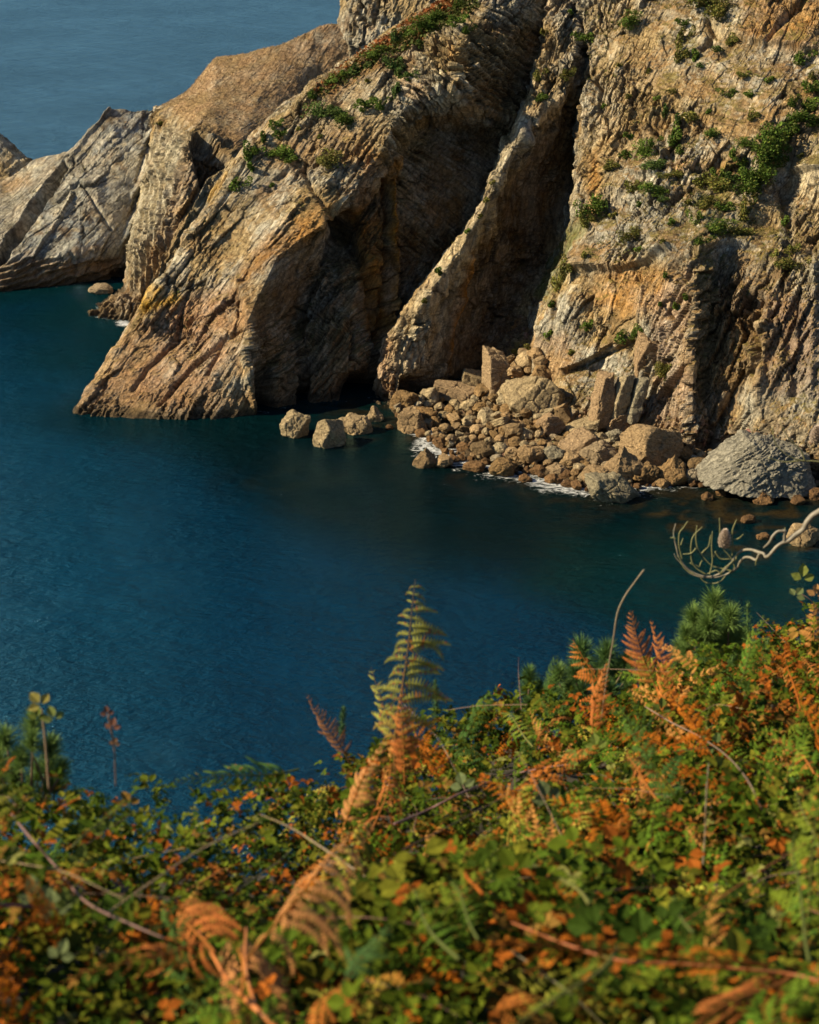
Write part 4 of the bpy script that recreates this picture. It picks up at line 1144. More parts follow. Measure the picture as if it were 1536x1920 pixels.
for i, (cx, cy, wp, hp_, key) in enumerate(SHR):
    if wp == 0: continue
    q = surf_at(cx, cy, None, 4)
    if q is None: continue
    c, nrm = q
    dist = (c - CAMP) @ FWD; sc = dist / F
    cls = 's' if wp < 17 else ('m' if wp < 30 else 'l')
    o = link('shrub', SH[(key, cls, i % 3)])
    W_ = wp * sc * 1.25; H_ = hp_ * sc * 1.35
    o.location = c + nrm * 0.25 * min(W_, H_)
    o.scale = (W_, (W_ + H_) * .4, H_)
    o.rotation_euler = (0, 0, R(random.choice([-25, -10, 0, 10, 25, 165, 180, 195])))
    tag(o, None, 'shrub', 'shrubs growing on the cliffs')
    look = {'s': 'small', 'm': 'mid-sized', 'l': 'large'}[cls] + ' ' + {'g': 'green', 'o': 'olive', 'd': 'dark green'}[key]
    items.append((o, cx, cy, look, 'shrub'))
label_zones(items, ZS)

# dry grass and herbs on the ledges, nobody could count them
def ledge_grass():
    pos, col, scl = [], [], []
    for si, (n, zmin) in {0: (2600, .35), 1: (500, .4), 2: (15000, .28), 3: (20000, .35), 4: (500, .5)}.items():
        P, Nn, x, y = SURF[si]
        k = rng.integers(0, len(P), n * 10)
        ok = (Nn[k, 2] > zmin) & (P[k, 2] > 6)
        nz = fbm(P[k].astype(float) / 4.0, 3, 900 + si)
        if si == 3: ok &= softpoly(x[k], y[k], [(290,190),(400,90),(640,20),(790,0),(790,330),(470,300),(370,240)], 10) > 0.5
        else: ok &= nz > -0.02
        k = k[ok][:n]; nz = nz[ok][:n]
        p = P[k].astype(float)
        pos.append(p)
        g = smooth(fbm(p / 5.0, 3, 950 + si), -0.05, 0.25)[:, None]
        if si == 3: g = g * 0.1
        c = np.array([0.42, 0.28, 0.15]) * (1 - g) + np.array([0.135, 0.15, 0.03]) * g
        col.append(c * rng.uniform(.6, 1.3, (len(p), 1)))
        scl.append(rng.uniform(.25, .6, len(p)) * (0.8 if si == 3 else 1.0))
    pos = np.concatenate(pos); col = np.concatenate(col); scl = np.concatenate(scl)
    tv = []; tt = []
    for b in range(7):
        a = b * 0.9; lean = 0.35 + 0.1 * (b % 3)
        ca, sa = math.cos(a), math.sin(a)
        tv += [[-.05 * sa, .05 * ca, -.1], [.05 * sa, -.05 * ca, -.1], [lean * ca, lean * sa, 0.5 + 0.1 * (b % 2)]]
        tt.append([3 * b, 3 * b + 1, 3 * b + 2])
    tv = np.array(tv); tv[:, :2] *= 1.6
    V, T, C = scatter(tv, np.array(tt), pos, randrot(len(pos), 2.5), scl, col)
    o = link('dry_grass', mesh_np('dry_grass', V, T, m_shrub, np.clip(C, 0.01, 0.6)))
    tag(o, 'dry straw-coloured grass tufts on the cliff ledges and saddle', None, None, 'stuff')
ledge_grass()
rubble()

def heather():
    P, Nn, x, y = SURF[0]
    mk = softpoly(x.astype(float), y.astype(float), [(575,182),(640,128),(700,88),(760,48),(830,2),(870,-20),(900,10),(860,40),(800,70),(760,95),(700,125),(630,168),(590,192)], 4)
    k = np.nonzero((mk > 0.4))[0]
    k = rng.choice(k, 5200)
    p = P[k].astype(float) + Nn[k] * 0.25
    top = np.clip((0.66 * (x[k] - 600) + (y[k] - 165)) / 25.0, -1, 1)   # rust along the skyline edge, green below
    g = smooth(top + 1.2 * fbm(p / 1.5, 3, 44), -0.4, 0.5)[:, None]
    c = np.array([0.30, 0.10, 0.03]) * (1 - g) + np.array([0.085, 0.10, 0.022]) * g
    V, T, C = scatter(QUADV, QUADT, p + rng.normal(0, .22, p.shape), randrot(len(p), .5), rng.uniform(.2, .45, len(p)), c * rng.uniform(.5, 1.4, (len(p), 1)))
    o = link('heather', mesh_np('heather', V, T, m_shrub, np.clip(C, 0.005, 0.6)))
    tag(o, 'rust and green heather carpet along the headland ridge', None, None, 'stuff')
heather()
# ================================================================== the bank of bracken and bramble at the camera's feet
def edge_y(b):
    """how far the bank reaches before it drops away, by bearing"""
    px = 768 + b * 3241 * 0.9
    return np.interp(px, [-900, 0, 300, 480, 600, 850, 1000, 1200, 1350, 1536, 2400], [5.6, 5.4, 5.5, 5.9, 6.8, 8.2, 8.8, 10.2, 11.8, 12.4, 12.5])

def lift(b):
    return np.interp(768 + b * 2917, [-900, 900, 1100, 1280, 1400, 1536, 2400], [0, 0, .06, .22, .36, .40, .40])

DIPS = []
for (a, b, r, h) in [(60,1760,85,.42),(340,1890,70,.35),(1160,1700,95,.42),(950,1860,70,.40),(610,1790,60,.40),(1400,1770,70,.42),(560,1880,60,.35),(180,1650,60,.3),(1290,1640,60,.35),(700,1730,45,.3),(1000,1640,45,.3),(880,1500,50,.3),(1200,1480,50,.3)]:
    q = ray(a, b); tt_ = -(2.0 - 0.42 * 2.5) / (q[2] + 0.42 * q[1])
    DIPS.append((q[0] * tt_, q[1] * tt_, r * q[1] * tt_ / F * 1.1, h))

def ztop(x, y):
    x = np.asarray(x, float); y = np.asarray(y, float)
    e = edge_y(x / np.maximum(y, 1.0))
    z = CAM_H - (2.0 + 0.42 * (np.minimum(y, e) - 2.5))
    z = z - 1.7 * np.maximum(y - e, 0) + lift(x / np.maximum(y, 1.0)) * smooth(y, 5, 10)
    P = np.stack([np.broadcast_to(x, z.shape), np.broadcast_to(y, z.shape), 0 * z], -1).reshape(-1, 3)
    z = z + (0.13 * fbm(P / 1.3, 3, 400) + 0.26 * fbm(P / 0.55, 2, 430) * smooth(P[:, 1], 0, 3)).reshape(z.shape)
    for (dx, dy, r, h) in DIPS:
        z = z - h * np.exp(-(((x - dx) / r) ** 2 + ((y - dy) / (r * 1.5)) ** 2))
    return z

def bank_hit(px, py):
    d = ray(px, py)
    t = np.linspace(1.2, 22, 420)
    P = CAMP + d[None] * t[:, None]
    zz = ztop(P[:, 0], P[:, 1])
    k = np.nonzero(P[:, 2] < zz)[0]
    if len(k) == 0 or P[k[0], 1] > edge_y(P[k[0], 0] / P[k[0], 1]) + 0.6: return None
    return P[k[0]]

def along(px, py, d):
    r = ray(px, py)
    return CAMP + r * (d / r[1])

def build_bank():
    xs = np.concatenate([np.linspace(-160, -8, 24), np.arange(-7.6, 11, .2), np.linspace(12, 200, 24)])
    ys = np.concatenate([np.linspace(-60, 0, 10), np.arange(.4, 17, .2), np.linspace(18, 62, 30)])
    X, Y = np.meshgrid(xs, ys)
    Z = np.maximum(ztop(X, Y) - 0.42, -3.0)
    P = np.stack([X, Y, Z], 2).reshape(-1, 3)
    P[:, 2] += 0.06 * fbm(P / 0.25, 3, 420)
    m, t, b = new_mat('soil')
    rgb = N(t, 'ShaderNodeRGB'); rgb.outputs[0].default_value = (0.035, 0.026, 0.014, 1)
    src, _ = mul_noise(t, rgb.outputs[0], 6.0, 0.5, 1.6)
    t.links.new(src, b.inputs['Base Color']); b.inputs['Roughness'].default_value = 1
    o = link('ground', mesh_np('ground', P, gfaces(len(ys), len(xs)), m, None, True))
    tag(o, 'dark soil of the steep coastal bank under the undergrowth', None, None, 'structure')
build_bank()

# ---- bramble leaves (three leaflets on a stalk)
def leaflet(ox, oy, ang, L, Wd):
    pts = [(0, 0, 0), (-.36, .28, .09), (-.5, .55, .10), (-.28, .85, .05), (0, 1.08, -.10), (.28, .85, .05), (.5, .55, .10), (.36, .28, .09), (0, .5, -.03)]
    V = np.array(pts) * np.array([Wd, L, L]); c, s_ = math.cos(ang), math.sin(ang)
    M = np.array([[c, s_, 0], [-s_, c, 0], [0, 0, 1]])
    V = V @ M + np.array([ox, oy, 0])
    T = [[8, i, i + 1] for i in range(7)] + [[8, 7, 0]]
    return V, np.array(T)

def tri_leaf():
    Vs, Ts, n = [], [], 0
    for (ox, oy, a, L) in [(0, .25, 0, .75), (-.08, .12, 1.15, .62), (.08, .12, -1.15, .62)]:
        V, T = leaflet(ox, oy, a, L, L * .82)
        Vs.append(V); Ts.append(T + n); n += len(V)
    return np.concatenate(Vs), np.concatenate(Ts)
TLV, TLT = tri_leaf()

ORPATCH = [(1480,1400,80),(760,1390,80),(1120,1310,55),(300,1700,90),(1020,1750,120),(850,1630,70),(1460,1215,60),(560,1640,80),(1250,1560,60),(700,1460,70),(60,1560,50),(1400,1560,50),(1380,1300,50),
           (620,1880,60),(1250,1840,90),(1460,1870,70),(990,1490,50),(450,1500,40)]
GRPATCH = [(430,1470,90),(220,1470,80),(780,1670,110),(1480,1560,90),(1100,1850,80),(1000,1560,80),(1370,1220,70),(600,1570,60),(1480,1780,80),(900,1380,70)]

def bank_points(n, ymin=1.75, fan=0.50):
    y = np.sqrt(rng.uniform(ymin ** 2, 13.6 ** 2, n * 5)) * 1.0
    # more leaves close by, where each one shows
    keep = rng.random(len(y)) < np.clip((6.0 / y) ** 1.2, 0, 1)
    y = y[keep]
    b = rng.uniform(-fan, fan + .08, len(y))
    x = b * y
    ok = y < edge_y(b) + 0.9
    x, y = x[ok][:n], y[ok][:n]
    return x, y

def leaves():
    x, y = bank_points(64000)
    z = ztop(x, y)
    dep = rng.uniform(0, 1, len(x)) ** 1.3 * 0.42
    P0 = np.stack([x, y, 0 * z], 1)
    lump = 0.10 * fbm(P0 / 0.17, 2, 433) - 0.06
    hole = smooth(fbm(P0 / 0.30, 3, 437), 0.05, 0.25) * rng.random(len(x))
    lump = lump - 0.45 * (hole > .2)
    P = np.stack([x, y, z - dep + 0.03 + lump], 1)
    P = P[rng.permutation(len(P))]
    px, py = proj(P)
    P = P[(py < 2100)]; x = P[:, 0]; y = P[:, 1]; px, py = proj(P)
    n = len(P)
    t = rng.random(n)
    pal = np.array([[.075, .105, .012], [.045, .075, .010], [.095, .120, .016], [.13, .13, .02], [.030, .055, .010]])
    cl = np.clip((fbm(P / 0.45, 2, 451) * 4 + 2.5 + rng.normal(0, .8, n)), 0, 4.99).astype(int)
    C = pal[cl] * rng.uniform(.55, 1.3, (n, 1))
    orng = 0.04 + 0.22 * smooth(fbm(P / 0.6, 3, 440), 0, .5)
    for (a, b, r) in ORPATCH: orng = np.maximum(orng, 0.28 * np.exp(-((px - a) ** 2 + (py - b) ** 2) / r ** 2))
    m = rng.random(n) < orng
    C[m] = np.array([.30, .085, .018]) * rng.uniform(.5, 1.3, (m.sum(), 1))
    m = rng.random(n) < 0.05
    C[m] = np.array([.22, .12, .04]) * rng.uniform(.5, 1.3, (m.sum(), 1))
    m = rng.random(n) < 0.02
    C[m] = np.array([.19, .19, .08])
    scl = rng.uniform(.020, .042, n) * rng.choice([1, 1, 1, 1, 1.5], n) * (1 + .5 * smooth(fbm(P / 0.6, 2, 455), -.2, .4)) * np.interp(P[:, 1], [2.5, 4.5, 6], [1.3, 1.12, 1])
    V, T, Cc = scatter(TLV, TLT, P, randrot(n, 0.9), scl, C)
    o = link('bramble_leaves', mesh_np('bramble_leaves', V, T, m_leaf, np.clip(Cc * np.array([.92, .92, .6]), 0.002, .6)))
    tag(o, 'tangled green and brown bramble leaves covering the bank', None, None, 'stuff')
leaves()

# ---- bracken
def frond(length, npin, pin, seed, bend=0.25, droop=0.5, side=0.0, detail=14, curl=0.0, taper=1.0, asym=0.0, start=0.14, hang=0.0):
    """local frame: stem from the origin along +Y, blade in XY, face towards +Z. Returns stem (V, T) and blade (V, T, s) with s along the stem"""
    r = np.random.default_rng(seed)
    ns = 26
    s = np.linspace(0, 1, ns)
    ang = bend * s ** 1.5                 # arches towards -Z
    dz = -np.sin(ang); dy = np.cos(ang)
    sx = side * s ** 2
    Y = np.concatenate([[0], np.cumsum(dy[:-1])]) / (ns - 1) * length
    Z = np.concatenate([[0], np.cumsum(dz[:-1])]) / (ns - 1) * length
    X = sx * length + 0.01 * length * np.sin(s * 7 + seed)
    axis = np.stack([X, Y, Z], 1)
    rad = 0.0042 * (1 - 0.85 * s) * (length / 0.7) ** .5
    SV, ST = [], []
    for i in range(ns):
        for k in range(4):
            a = k * math.pi / 2
            SV.append(axis[i] + rad[i] * np.array([math.cos(a), 0, math.sin(a)]))
    for i in range(ns - 1):
        for k in range(4):
            a, b = i * 4 + k, i * 4 + (k + 1) % 4
            ST += [[a, b, b + 4], [a, b + 4, a + 4]]
    BV, BT, BS = [], [], []
    for i in range(npin):
        u = start + (1 - start) * (i / npin) ** 0.9
        base = np.array([np.interp(u, s, axis[:, k]) for k in range(3)])
        # longest a third of the way up, tapering to the tip
        shape = (1 - ((u - start) / (1 - start)) ** 1.3 * 0.93) * (0.75 + 0.25 * min(1, (u - start) * 6)) * taper ** i
        for sd in (-1, 1):
            L = pin * shape * r.uniform(.85, 1.1) * (1 + asym * sd)
            if L < 0.008 or r.random() < .07: continue
            L *= r.uniform(.72, 1.12)
            out = math.radians(r.normal(0, 7)) + math.radians(r.uniform(52, 66) - 14 * u + 14 * min(hang, 1))
            d0 = np.array([sd * math.sin(out), math.cos(out), 0])
            dr = droop * r.uniform(.5, 1.5); hv = r.uniform(.5, 1.6)
            m = max(5, int(detail * (L / pin) ** .6))
            nrm0 = np.array([0, 0, 1.0])
            p = base.copy(); d = d0.copy()
            step = L / m
            for j in range(m + 1):
                v = j / m
                d = d + np.array([curl * sd * -.12, -0.03 * curl - 0.20 * hang * hv, -0.16 * dr]) * (8.0 / m)
                d /= np.linalg.norm(d)
                p = p + d * step
                w_ = L * 0.21 * (1 - v) ** .7 * (1 if j else .6) + 0.001
                sidev = np.cross(nrm0, d); sidev /= np.linalg.norm(sidev) + 1e-9
                nn = np.cross(d, sidev)
                for q in (-1, 1):
                    a0 = p - d * step * .48; a1 = p + d * step * .44
                    tip = p + sidev * q * w_ + d * step * 0.25 - nn * w_ * 0.22
                    k = len(BV)
                    BV += [a0, a1, tip]; BS += [u] * 3
                    BT.append([k, k + 1, k + 2] if q > 0 else [k, k + 2, k + 1])
    return (np.array(SV), np.array(ST)), (np.array(BV), np.array(BT), np.array(BS))

def fcol(kind, s, r):
    n = len(s)
    k = r.uniform(.75, 1.25, n // 3 + 1).repeat(3)[:n, None]
    pal = {'green': ((.080, .150, .018), (.105, .165, .022)), 'lime': ((.15, .20, .025), (.18, .22, .03)), 'orange': ((.37, .115, .03), (.40, .145, .04)),
           'rust': ((.32, .09, .010), (.36, .115, .016)), 'brown': ((.17, .075, .03), (.20, .09, .035)), 'tan': ((.42, .185, .065), (.45, .215, .08)),
           'turn': ((.38, .16, .04), (.29, .28, .055)), 'dark': ((.05, .10, .03), (.06, .11, .03))}[kind]
    s_ = (smooth(s, .05, .4) if kind == 'turn' else smooth(s, .25, .8))[:, None]
    c = np.array(pal[0]) * (1 - s_) + np.array(pal[1]) * s_
    if kind in ('turn', 'green', 'lime'):
        m = r.random(n // 3 + 1).repeat(3)[:n] < (.12 if kind == 'turn' else .06)
        c[m] = np.array([.36, .16, .04])
    return c * k
STEMC = {'green': (.11, .13, .035), 'lime': (.17, .17, .05), 'orange': (.36, .13, .03), 'rust': (.38, .11, .02), 'brown': (.13, .06, .03), 'tan': (.42, .16, .035), 'turn': (.22, .13, .04), 'dark': (.07, .09, .03)}

def place_frame(base, tip, roll=0.0, face=None):
    yv = tip - base; L = np.linalg.norm(yv); yv /= L
    f = (CAMP - base) if face is None else np.array(face, float)
    f = f / np.linalg.norm(f)
    if face is None: f = f + np.array([0, 0, .5])
    z = f - yv * (f @ yv); z /= np.linalg.norm(z)
    x = np.cross(yv, z)
    c, s_ = math.cos(roll), math.sin(roll)
    x2 = x * c + z * s_; z2 = -x * s_ + z * c
    return Matrix(((x2[0], yv[0], z2[0], base[0]), (x2[1], yv[1], z2[1], base[1]), (x2[2], yv[2], z2[2], base[2]), (0, 0, 0, 1))), L

FERNS = [
 # base px, tip px, distance (None: where the bank is), pinna length px, kind, npin, bend, droop, curl, roll, asym, label
 ((742,1450),(752,1088),7.4,82,'turn',20,.1,.5,.2,-.3,.34,'tall green fern frond turning orange, standing alone against the dark sea'),
 ((752,1440),(700,1255),7.5,60,'turn',12,.3,.9,.3,.3,0,'short half-green fern frond leaning left at the foot of the tall one'),
 ((760,1470),(742,1290),7.45,60,'orange',13,.4,1.3,.6,-.2,0,'drooping orange fern frond around the stem of the tall one'),
 ((655,1430),(578,1302),7.0,34,'brown',14,.1,.9,.5,.4,0,'dark brown withered fern frond sticking up over the water left of the tall fern'),
 ((1232,1300),(1172,1150),9.6,46,'orange',14,.1,.5,.2,-.2,0,'upright orange fern frond between the pine shoots'),
 ((1262,1310),(1222,1165),9.7,36,'orange',13,.2,.7,.3,.5,0,'second narrower orange frond just right of the upright one between the pine shoots'),
 ((560,1442),(345,1476),5.6,52,'green',15,.25,1.1,.2,.25,0,'fresh green fern frond reaching left over the water'),
 ((140,1590),(280,1450),5.2,52,'lime',14,.3,.8,.3,-.3,0,'yellow-green fern frond on the lower left skyline of the bank'),
 ((470,1800),(668,1500),3.9,110,'tan',18,.15,1.3,.4,.25,.25,'long tan fern frond arching up with curled fingers'),
 ((455,1870),(440,1650),3.7,125,'tan',12,.5,1.8,.8,-.35,.2,'curled tan fern frond hanging beside the orange stem'),
 ((400,1790),(262,1640),3.7,120,'orange',12,.6,1.8,.8,.2,0,'crumpled orange-brown fern frond at the top of the orange stem'),
 ((380,1770),(215,1790),3.65,70,'orange',11,.7,1.6,.6,.5,0,'drooping orange fern frond pointing left from the orange stem'),
 ((860,1800),(700,1610),3.9,78,'green',15,.35,.9,.2,-.3,0,'broad green fern frond in the middle of the bank'),
 ((900,1760),(820,1590),4.2,62,'green',14,.35,.9,.2,.4,0,'green fern frond leaning left above the broad green one'),
 ((1525,1800),(1440,1520),4.4,72,'green',16,.25,.7,.1,.2,0,'tall green fern frond near the right end of the bank'),
 ((1560,1700),(1500,1420),5.2,60,'lime',15,.3,.8,.2,-.3,0,'pale green fern frond cut off by the right border'),
 ((1440,1815),(1190,1790),3.8,80,'rust',13,.5,1.9,.8,.3,0,'withered rust fern frond lying along a long orange stem'),
 ((1180,1790),(940,1740),3.9,86,'rust',13,.5,1.9,.9,-.2,0,'heap-like withered rust frond left of the long orange stem'),
 ((1160,1780),(1040,1900),3.5,70,'lime',12,.7,1.3,.2,.2,0,'bright green frond hanging down at the bottom of the bank'),
 ((1480,1830),(1300,1890),3.4,80,'orange',12,.6,1.6,.5,.3,0,'orange frond drooping at the lower right of the bank'),
 ((1240,1500),(1120,1380),5.6,50,'orange',13,.4,1.2,.4,.3,0,'orange frond behind the thick bramble cane on the right'),
 ((1530,1450),(1430,1330),7.0,52,'orange',13,.4,1.2,.4,-.3,0,'dull orange frond near the right skyline of the bank'),
 ((1500,1330),(1440,1160),10.4,44,'rust',12,.4,1.4,.6,.2,0,'feathery rust frond behind the right pine shoots'),
 ((1560,1300),(1490,1190),10.2,44,'orange',12,.4,1.2,.5,-.2,0,'orange frond at the right border below the thorny twig'),
 ((1110,1380),(1120,1240),8.6,44,'orange',12,.4,1.3,.5,.4,0,'orange frond in front of the middle pine shoots'),
 ((1000,1400),(930,1290),8.0,46,'lime',13,.4,.9,.2,-.3,0,'light green frond on the skyline left of the middle pine shoots'),
 ((1010,1390),(1050,1300),7.8,40,'orange',11,.5,1.2,.3,.3,0,'small orange frond under the middle pine shoots'),
 ((700,1560),(760,1370),6.4,60,'orange',14,.4,1.4,.5,-.3,0,'orange frond leaning over below the tall fern'),
 ((640,1560),(700,1380),6.2,60,'tan',14,.4,1.3,.4,.3,0,'tan frond to the left below the tall fern'),
 ((1100,1700),(1010,1560),4.9,58,'lime',13,.4,1.0,.3,.2,0,'yellow-green frond above the withered rust heap'),
 ((900,1680),(830,1560),4.8,52,'rust',12,.5,1.5,.6,-.2,0,'rust frond in the centre of the bank'),
 ((1300,1750),(1230,1620),4.3,52,'green',13,.4,1.1,.3,.3,0,'dark green frond in the shade on the right'),
 ((640,1850),(720,1720),3.6,62,'dark',13,.4,1.0,.2,.2,0,'dark green frond right of the tan ferns'),
 ((120,1780),(60,1640),3.9,60,'rust',12,.5,1.4,.6,-.2,0,'rust frond by the purple cane at the left'),
 ((1390,1280),(1420,1150),10.2,36,'green',13,.3,.8,.3,.1,0,'fine green frond among the right pine shoots'),
]
BIGF = (8, 9, 10, 11, 12, 14, 16, 17, 18, 19)
HANG = {0: .85, 8: .7, 9: .9, 10: .8, 11: .6, 1: .4, 2: .6, 16: .6, 17: .8, 28: .5, 27: .5}
for i, (bp_, tp_, d, pl, kind, npin, bend, droop, curl, roll, asym, lab) in enumerate(FERNS):
    hb = bank_hit(*bp_); ht = bank_hit(*tp_)
    db = hb[1] if hb is not None else d
    dt = ht[1] - (0.5 if i in BIGF else 0.36) if ht is not None else db - 0.05
    if abs(dt - db) > 0.7: dt = db + math.copysign(0.7, dt - db)
    B0 = along(bp_[0], bp_[1], db - 0.10); T0 = along(tp_[0], tp_[1], dt)
    d = 0.5 * (db + dt)
    M, L = place_frame(B0, T0, .35 + .5 * roll)
    pin = pl * d * 1.08 / F * 1.15
    (SV, ST), (BV, BT, BS) = frond(L, npin, pin, 60 + i, bend, droop, (0.07 if i == 0 else 0.05 * (-1) ** i), 16, curl, 1.025 if i == 0 else 1.0, asym, 0.14, HANG.get(i, 0.0))
    root = empty('fern', B0); root.matrix_world = M
    tag(root, lab, 'fern', 'bracken fronds on the near bank')
    r_ = np.random.default_rng(i)
    link('stem', mesh_np('stem', SV, ST, m_leaf, np.tile(np.array(STEMC[kind]), (len(SV), 1)), True), root)
    link('foliage', mesh_np('foliage', BV, BT, m_leaf, np.clip(fcol(kind, BS, r_), .003, .7)), root)

def fern_undergrowth():
    Vs, Ts, Cs = [], [], []; n0 = 0
    base = {}
    for k in range(8):
        (SV, ST), (BV, BT, BS) = frond(0.5, 11, 0.17, 300 + k, .5 + .2 * (k % 3), 1.2, 0.05 * (k - 4), 9, .4)
        base[k] = (np.concatenate([SV, BV]), np.concatenate([ST, BT + len(SV)]), np.concatenate([np.zeros(len(SV)), BS]), len(SV))
    x, y = bank_points(1200, 2.0)
    z = ztop(x, y)
    P = np.stack([x, y, z], 1); px, py = proj(P)
    KN = fbm(P / 0.8, 2, 475)
    for i in range(len(P)):
        if py[i] > 2050: continue
        nzk = float(KN[i]); o = .30 + 1.0 * max(0, nzk * 3); g = .42 + .6 * max(0, -nzk * 3)
        for (a, b, r) in ORPATCH: o += 2.6 * math.exp(-((px[i] - a) ** 2 + (py[i] - b) ** 2) / r ** 2)
        for (a, b, r) in GRPATCH: g += 1.6 * math.exp(-((px[i] - a) ** 2 + (py[i] - b) ** 2) / r ** 2)
        if random.random() < o / (o + g): kind = random.choice(['orange', 'rust', 'rust', 'tan', 'turn'])
        else: kind = random.choice(['green', 'green', 'dark', 'lime'])
        V, T, s, ns = base[random.randrange(8)]
        up = np.array([random.gauss(0, .55), random.gauss(-.15, .6), random.uniform(-.1, .65)]); up /= np.linalg.norm(up)
        f = np.array([random.gauss(-.7, .5), random.gauss(-.4, .5), .8])
        M, _ = place_frame(np.zeros(3), up, random.uniform(-.6, .6), f)
        R3 = np.array(M.to_3x3()); sc = random.uniform(.45, 1.0)
        b0 = P[i] - np.array([0, 0, .10 + .12 * random.random()])
        # stay clear of the open water above the skyline
        e = edge_y(x[i] / y[i])
        if y[i] > e - 1.0 and px[i] < 620: continue
        if y[i] > e - .5: sc *= .42; b0 = b0 - np.array([0, 0, .12])
        V2 = (V * sc) @ R3.T + b0
        c = np.concatenate([np.tile(np.array(STEMC[kind]), (ns, 1)), fcol(kind, s[ns:], rng)])
        Vs.append(V2); Ts.append(T + n0); Cs.append(c * random.uniform(.7, 1.15)); n0 += len(V2)
    o = link('bracken_undergrowth', mesh_np('bracken_undergrowth', np.concatenate(Vs), np.concatenate(Ts), m_leaf, np.clip(np.concatenate(Cs) * np.array([.95, .95, .7]), .002, .7)))
    tag(o, 'dense mixed green and rusty bracken undergrowth on the bank', None, None, 'stuff')
fern_undergrowth()

# ---- tubes for canes, stalks, twigs
m_cane, _t, _b = new_mat('cane')
_vc = N(_t, 'ShaderNodeVertexColor', layer_name='tint')
_s, _ = mul_noise(_t, _vc.outputs[0], 60.0, 0.6, 1.3, 4)
_t.links.new(_s, _b.inputs['Base Color']); _b.inputs['Roughness'].default_value = 0.6

def tube(pts, rads, sides=7, wob=0.0, seed=0):
    pts = np.array(pts, float); rads = np.array(rads, float)
    # smooth the path
    n = len(pts); t = np.arange(n); tt = np.linspace(0, n - 1, (n - 1) * 6 + 1)
    P = np.zeros((len(tt), 3))
    for k in range(3):
        y_ = pts[:, k]; m = np.gradient(y_)
        i = np.minimum(tt.astype(int), n - 2); u = tt - i
        P[:, k] = (2 * u**3 - 3 * u**2 + 1) * y_[i] + (u**3 - 2 * u**2 + u) * m[i] + (-2 * u**3 + 3 * u**2) * y_[i + 1] + (u**3 - u**2) * m[i + 1]
    rr = np.interp(tt, t, rads)
    if wob:
        r_ = np.random.default_rng(seed); P = P + r_.normal(0, wob, P.shape); rr = rr * (1 + .25 * np.sin(tt * 5 + seed))
    d = np.gradient(P, axis=0); d /= np.linalg.norm(d, axis=1, keepdims=True) + 1e-9
    a = np.cross(d, np.array([0.3, 0.9, 0.2])); a /= np.linalg.norm(a, axis=1, keepdims=True) + 1e-9
    b = np.cross(d, a)
    V = []
    for k in range(sides):
        th = 2 * math.pi * k / sides
        V.append(P + rr[:, None] * (math.cos(th) * a + math.sin(th) * b))
    V = np.stack(V, 1).reshape(-1, 3)
    T = []
    m_ = len(P)
    for i in range(m_ - 1):
        for k in range(sides):
            p, q = i * sides + k, i * sides + (k + 1) % sides
            T += [[p, q, q + sides], [p, q + sides, p + sides]]
    c0 = len(V); V = np.concatenate([V, P[:1], P[-1:]])
    for k in range(sides):
        T.append([c0, (k + 1) % sides, k]); T.append([c0 + 1, (m_ - 1) * sides + k, (m_ - 1) * sides + (k + 1) % sides])
    return V, np.array(T)

def pxpath(pts, d, rad_px, snap=False):
    """pts: px, py (, d); radius in pixels"""
    out = []; last = None
    for p in pts:
        if len(p) > 2:
            out.append(along(*p)); continue
        h = bank_hit(p[0], p[1]) if snap else None
        if h is not None: last = h[1] - 0.05
        out.append(along(p[0], p[1], last if last else d))
    return out, [r * d * 1.05 / F for r in rad_px]

def cane(name, pts, d, radpx, colr, lab, cat, leaves_=(), group=None, wob=.0):
    P, r_ = pxpath(pts, d, [q * .75 for q in radpx], True)
    d = float(P[0][1])
    root = empty(name, P[0])
    tag(root, lab, cat, group)
    off = np.array(P[0])
    V, T = tube(np.array(P) - off, r_, 7, wob, len(lab))
    link('stem', mesh_np('stem', V, T, m_cane, np.tile(np.array(colr), (len(V), 1)), True), root)
    for (lx, ly, size, lc) in leaves_:
        hl = bank_hit(lx, ly)
        p = along(lx, ly, (hl[1] - .2) if hl is not None else d - .03) - off
        rot = randrot(1, .6); z = rot[0][2]
        # turn the leaf roughly to the viewer
        zz = np.array([rng.normal(0, .3), -1, .7 + rng.normal(0, .2)]); zz /= np.linalg.norm(zz)
        xx = np.cross(np.array([rng.normal(0, .5), .3, 1.0]), zz); xx /= np.linalg.norm(xx)
        rot = np.stack([xx, np.cross(zz, xx), zz])[None]
        V, T, C = scatter(TLV, TLT, p[None], rot, np.array([size * d * 1.05 / F]), np.array([lc]))
        link('leaf', mesh_np('leaf', V, T, m_leaf, C), root)
    return root
LG = (.12, .15, .03); LP = (.11, .135, .055); LD = (.07, .10, .03)
CG = 'bramble canes over the near bank'
cane('bramble_cane', [(-60,1450),(0,1500),(50,1562),(105,1625),(160,1690),(250,1735),(310,1760)], 3.6, [4.2,4.2,4,4,3.6,3.2,2.4], (.17,.085,.065), 'thick purple-brown bramble cane slanting down from the left border', 'bramble cane',
     [(70,1690,50,LP),(105,1720,52,LP),(150,1620,44,LG),(200,1560,40,LG),(110,1800,40,LP)], CG)
cane('bramble_cane', [(-60,1692),(0,1697),(60,1700),(130,1708)], 3.7, [4,4,3.5,3], (.14,.04,.05), 'short dark purple cane poking in low at the left border', 'bramble cane', [(130,1700,40,LG)], CG)
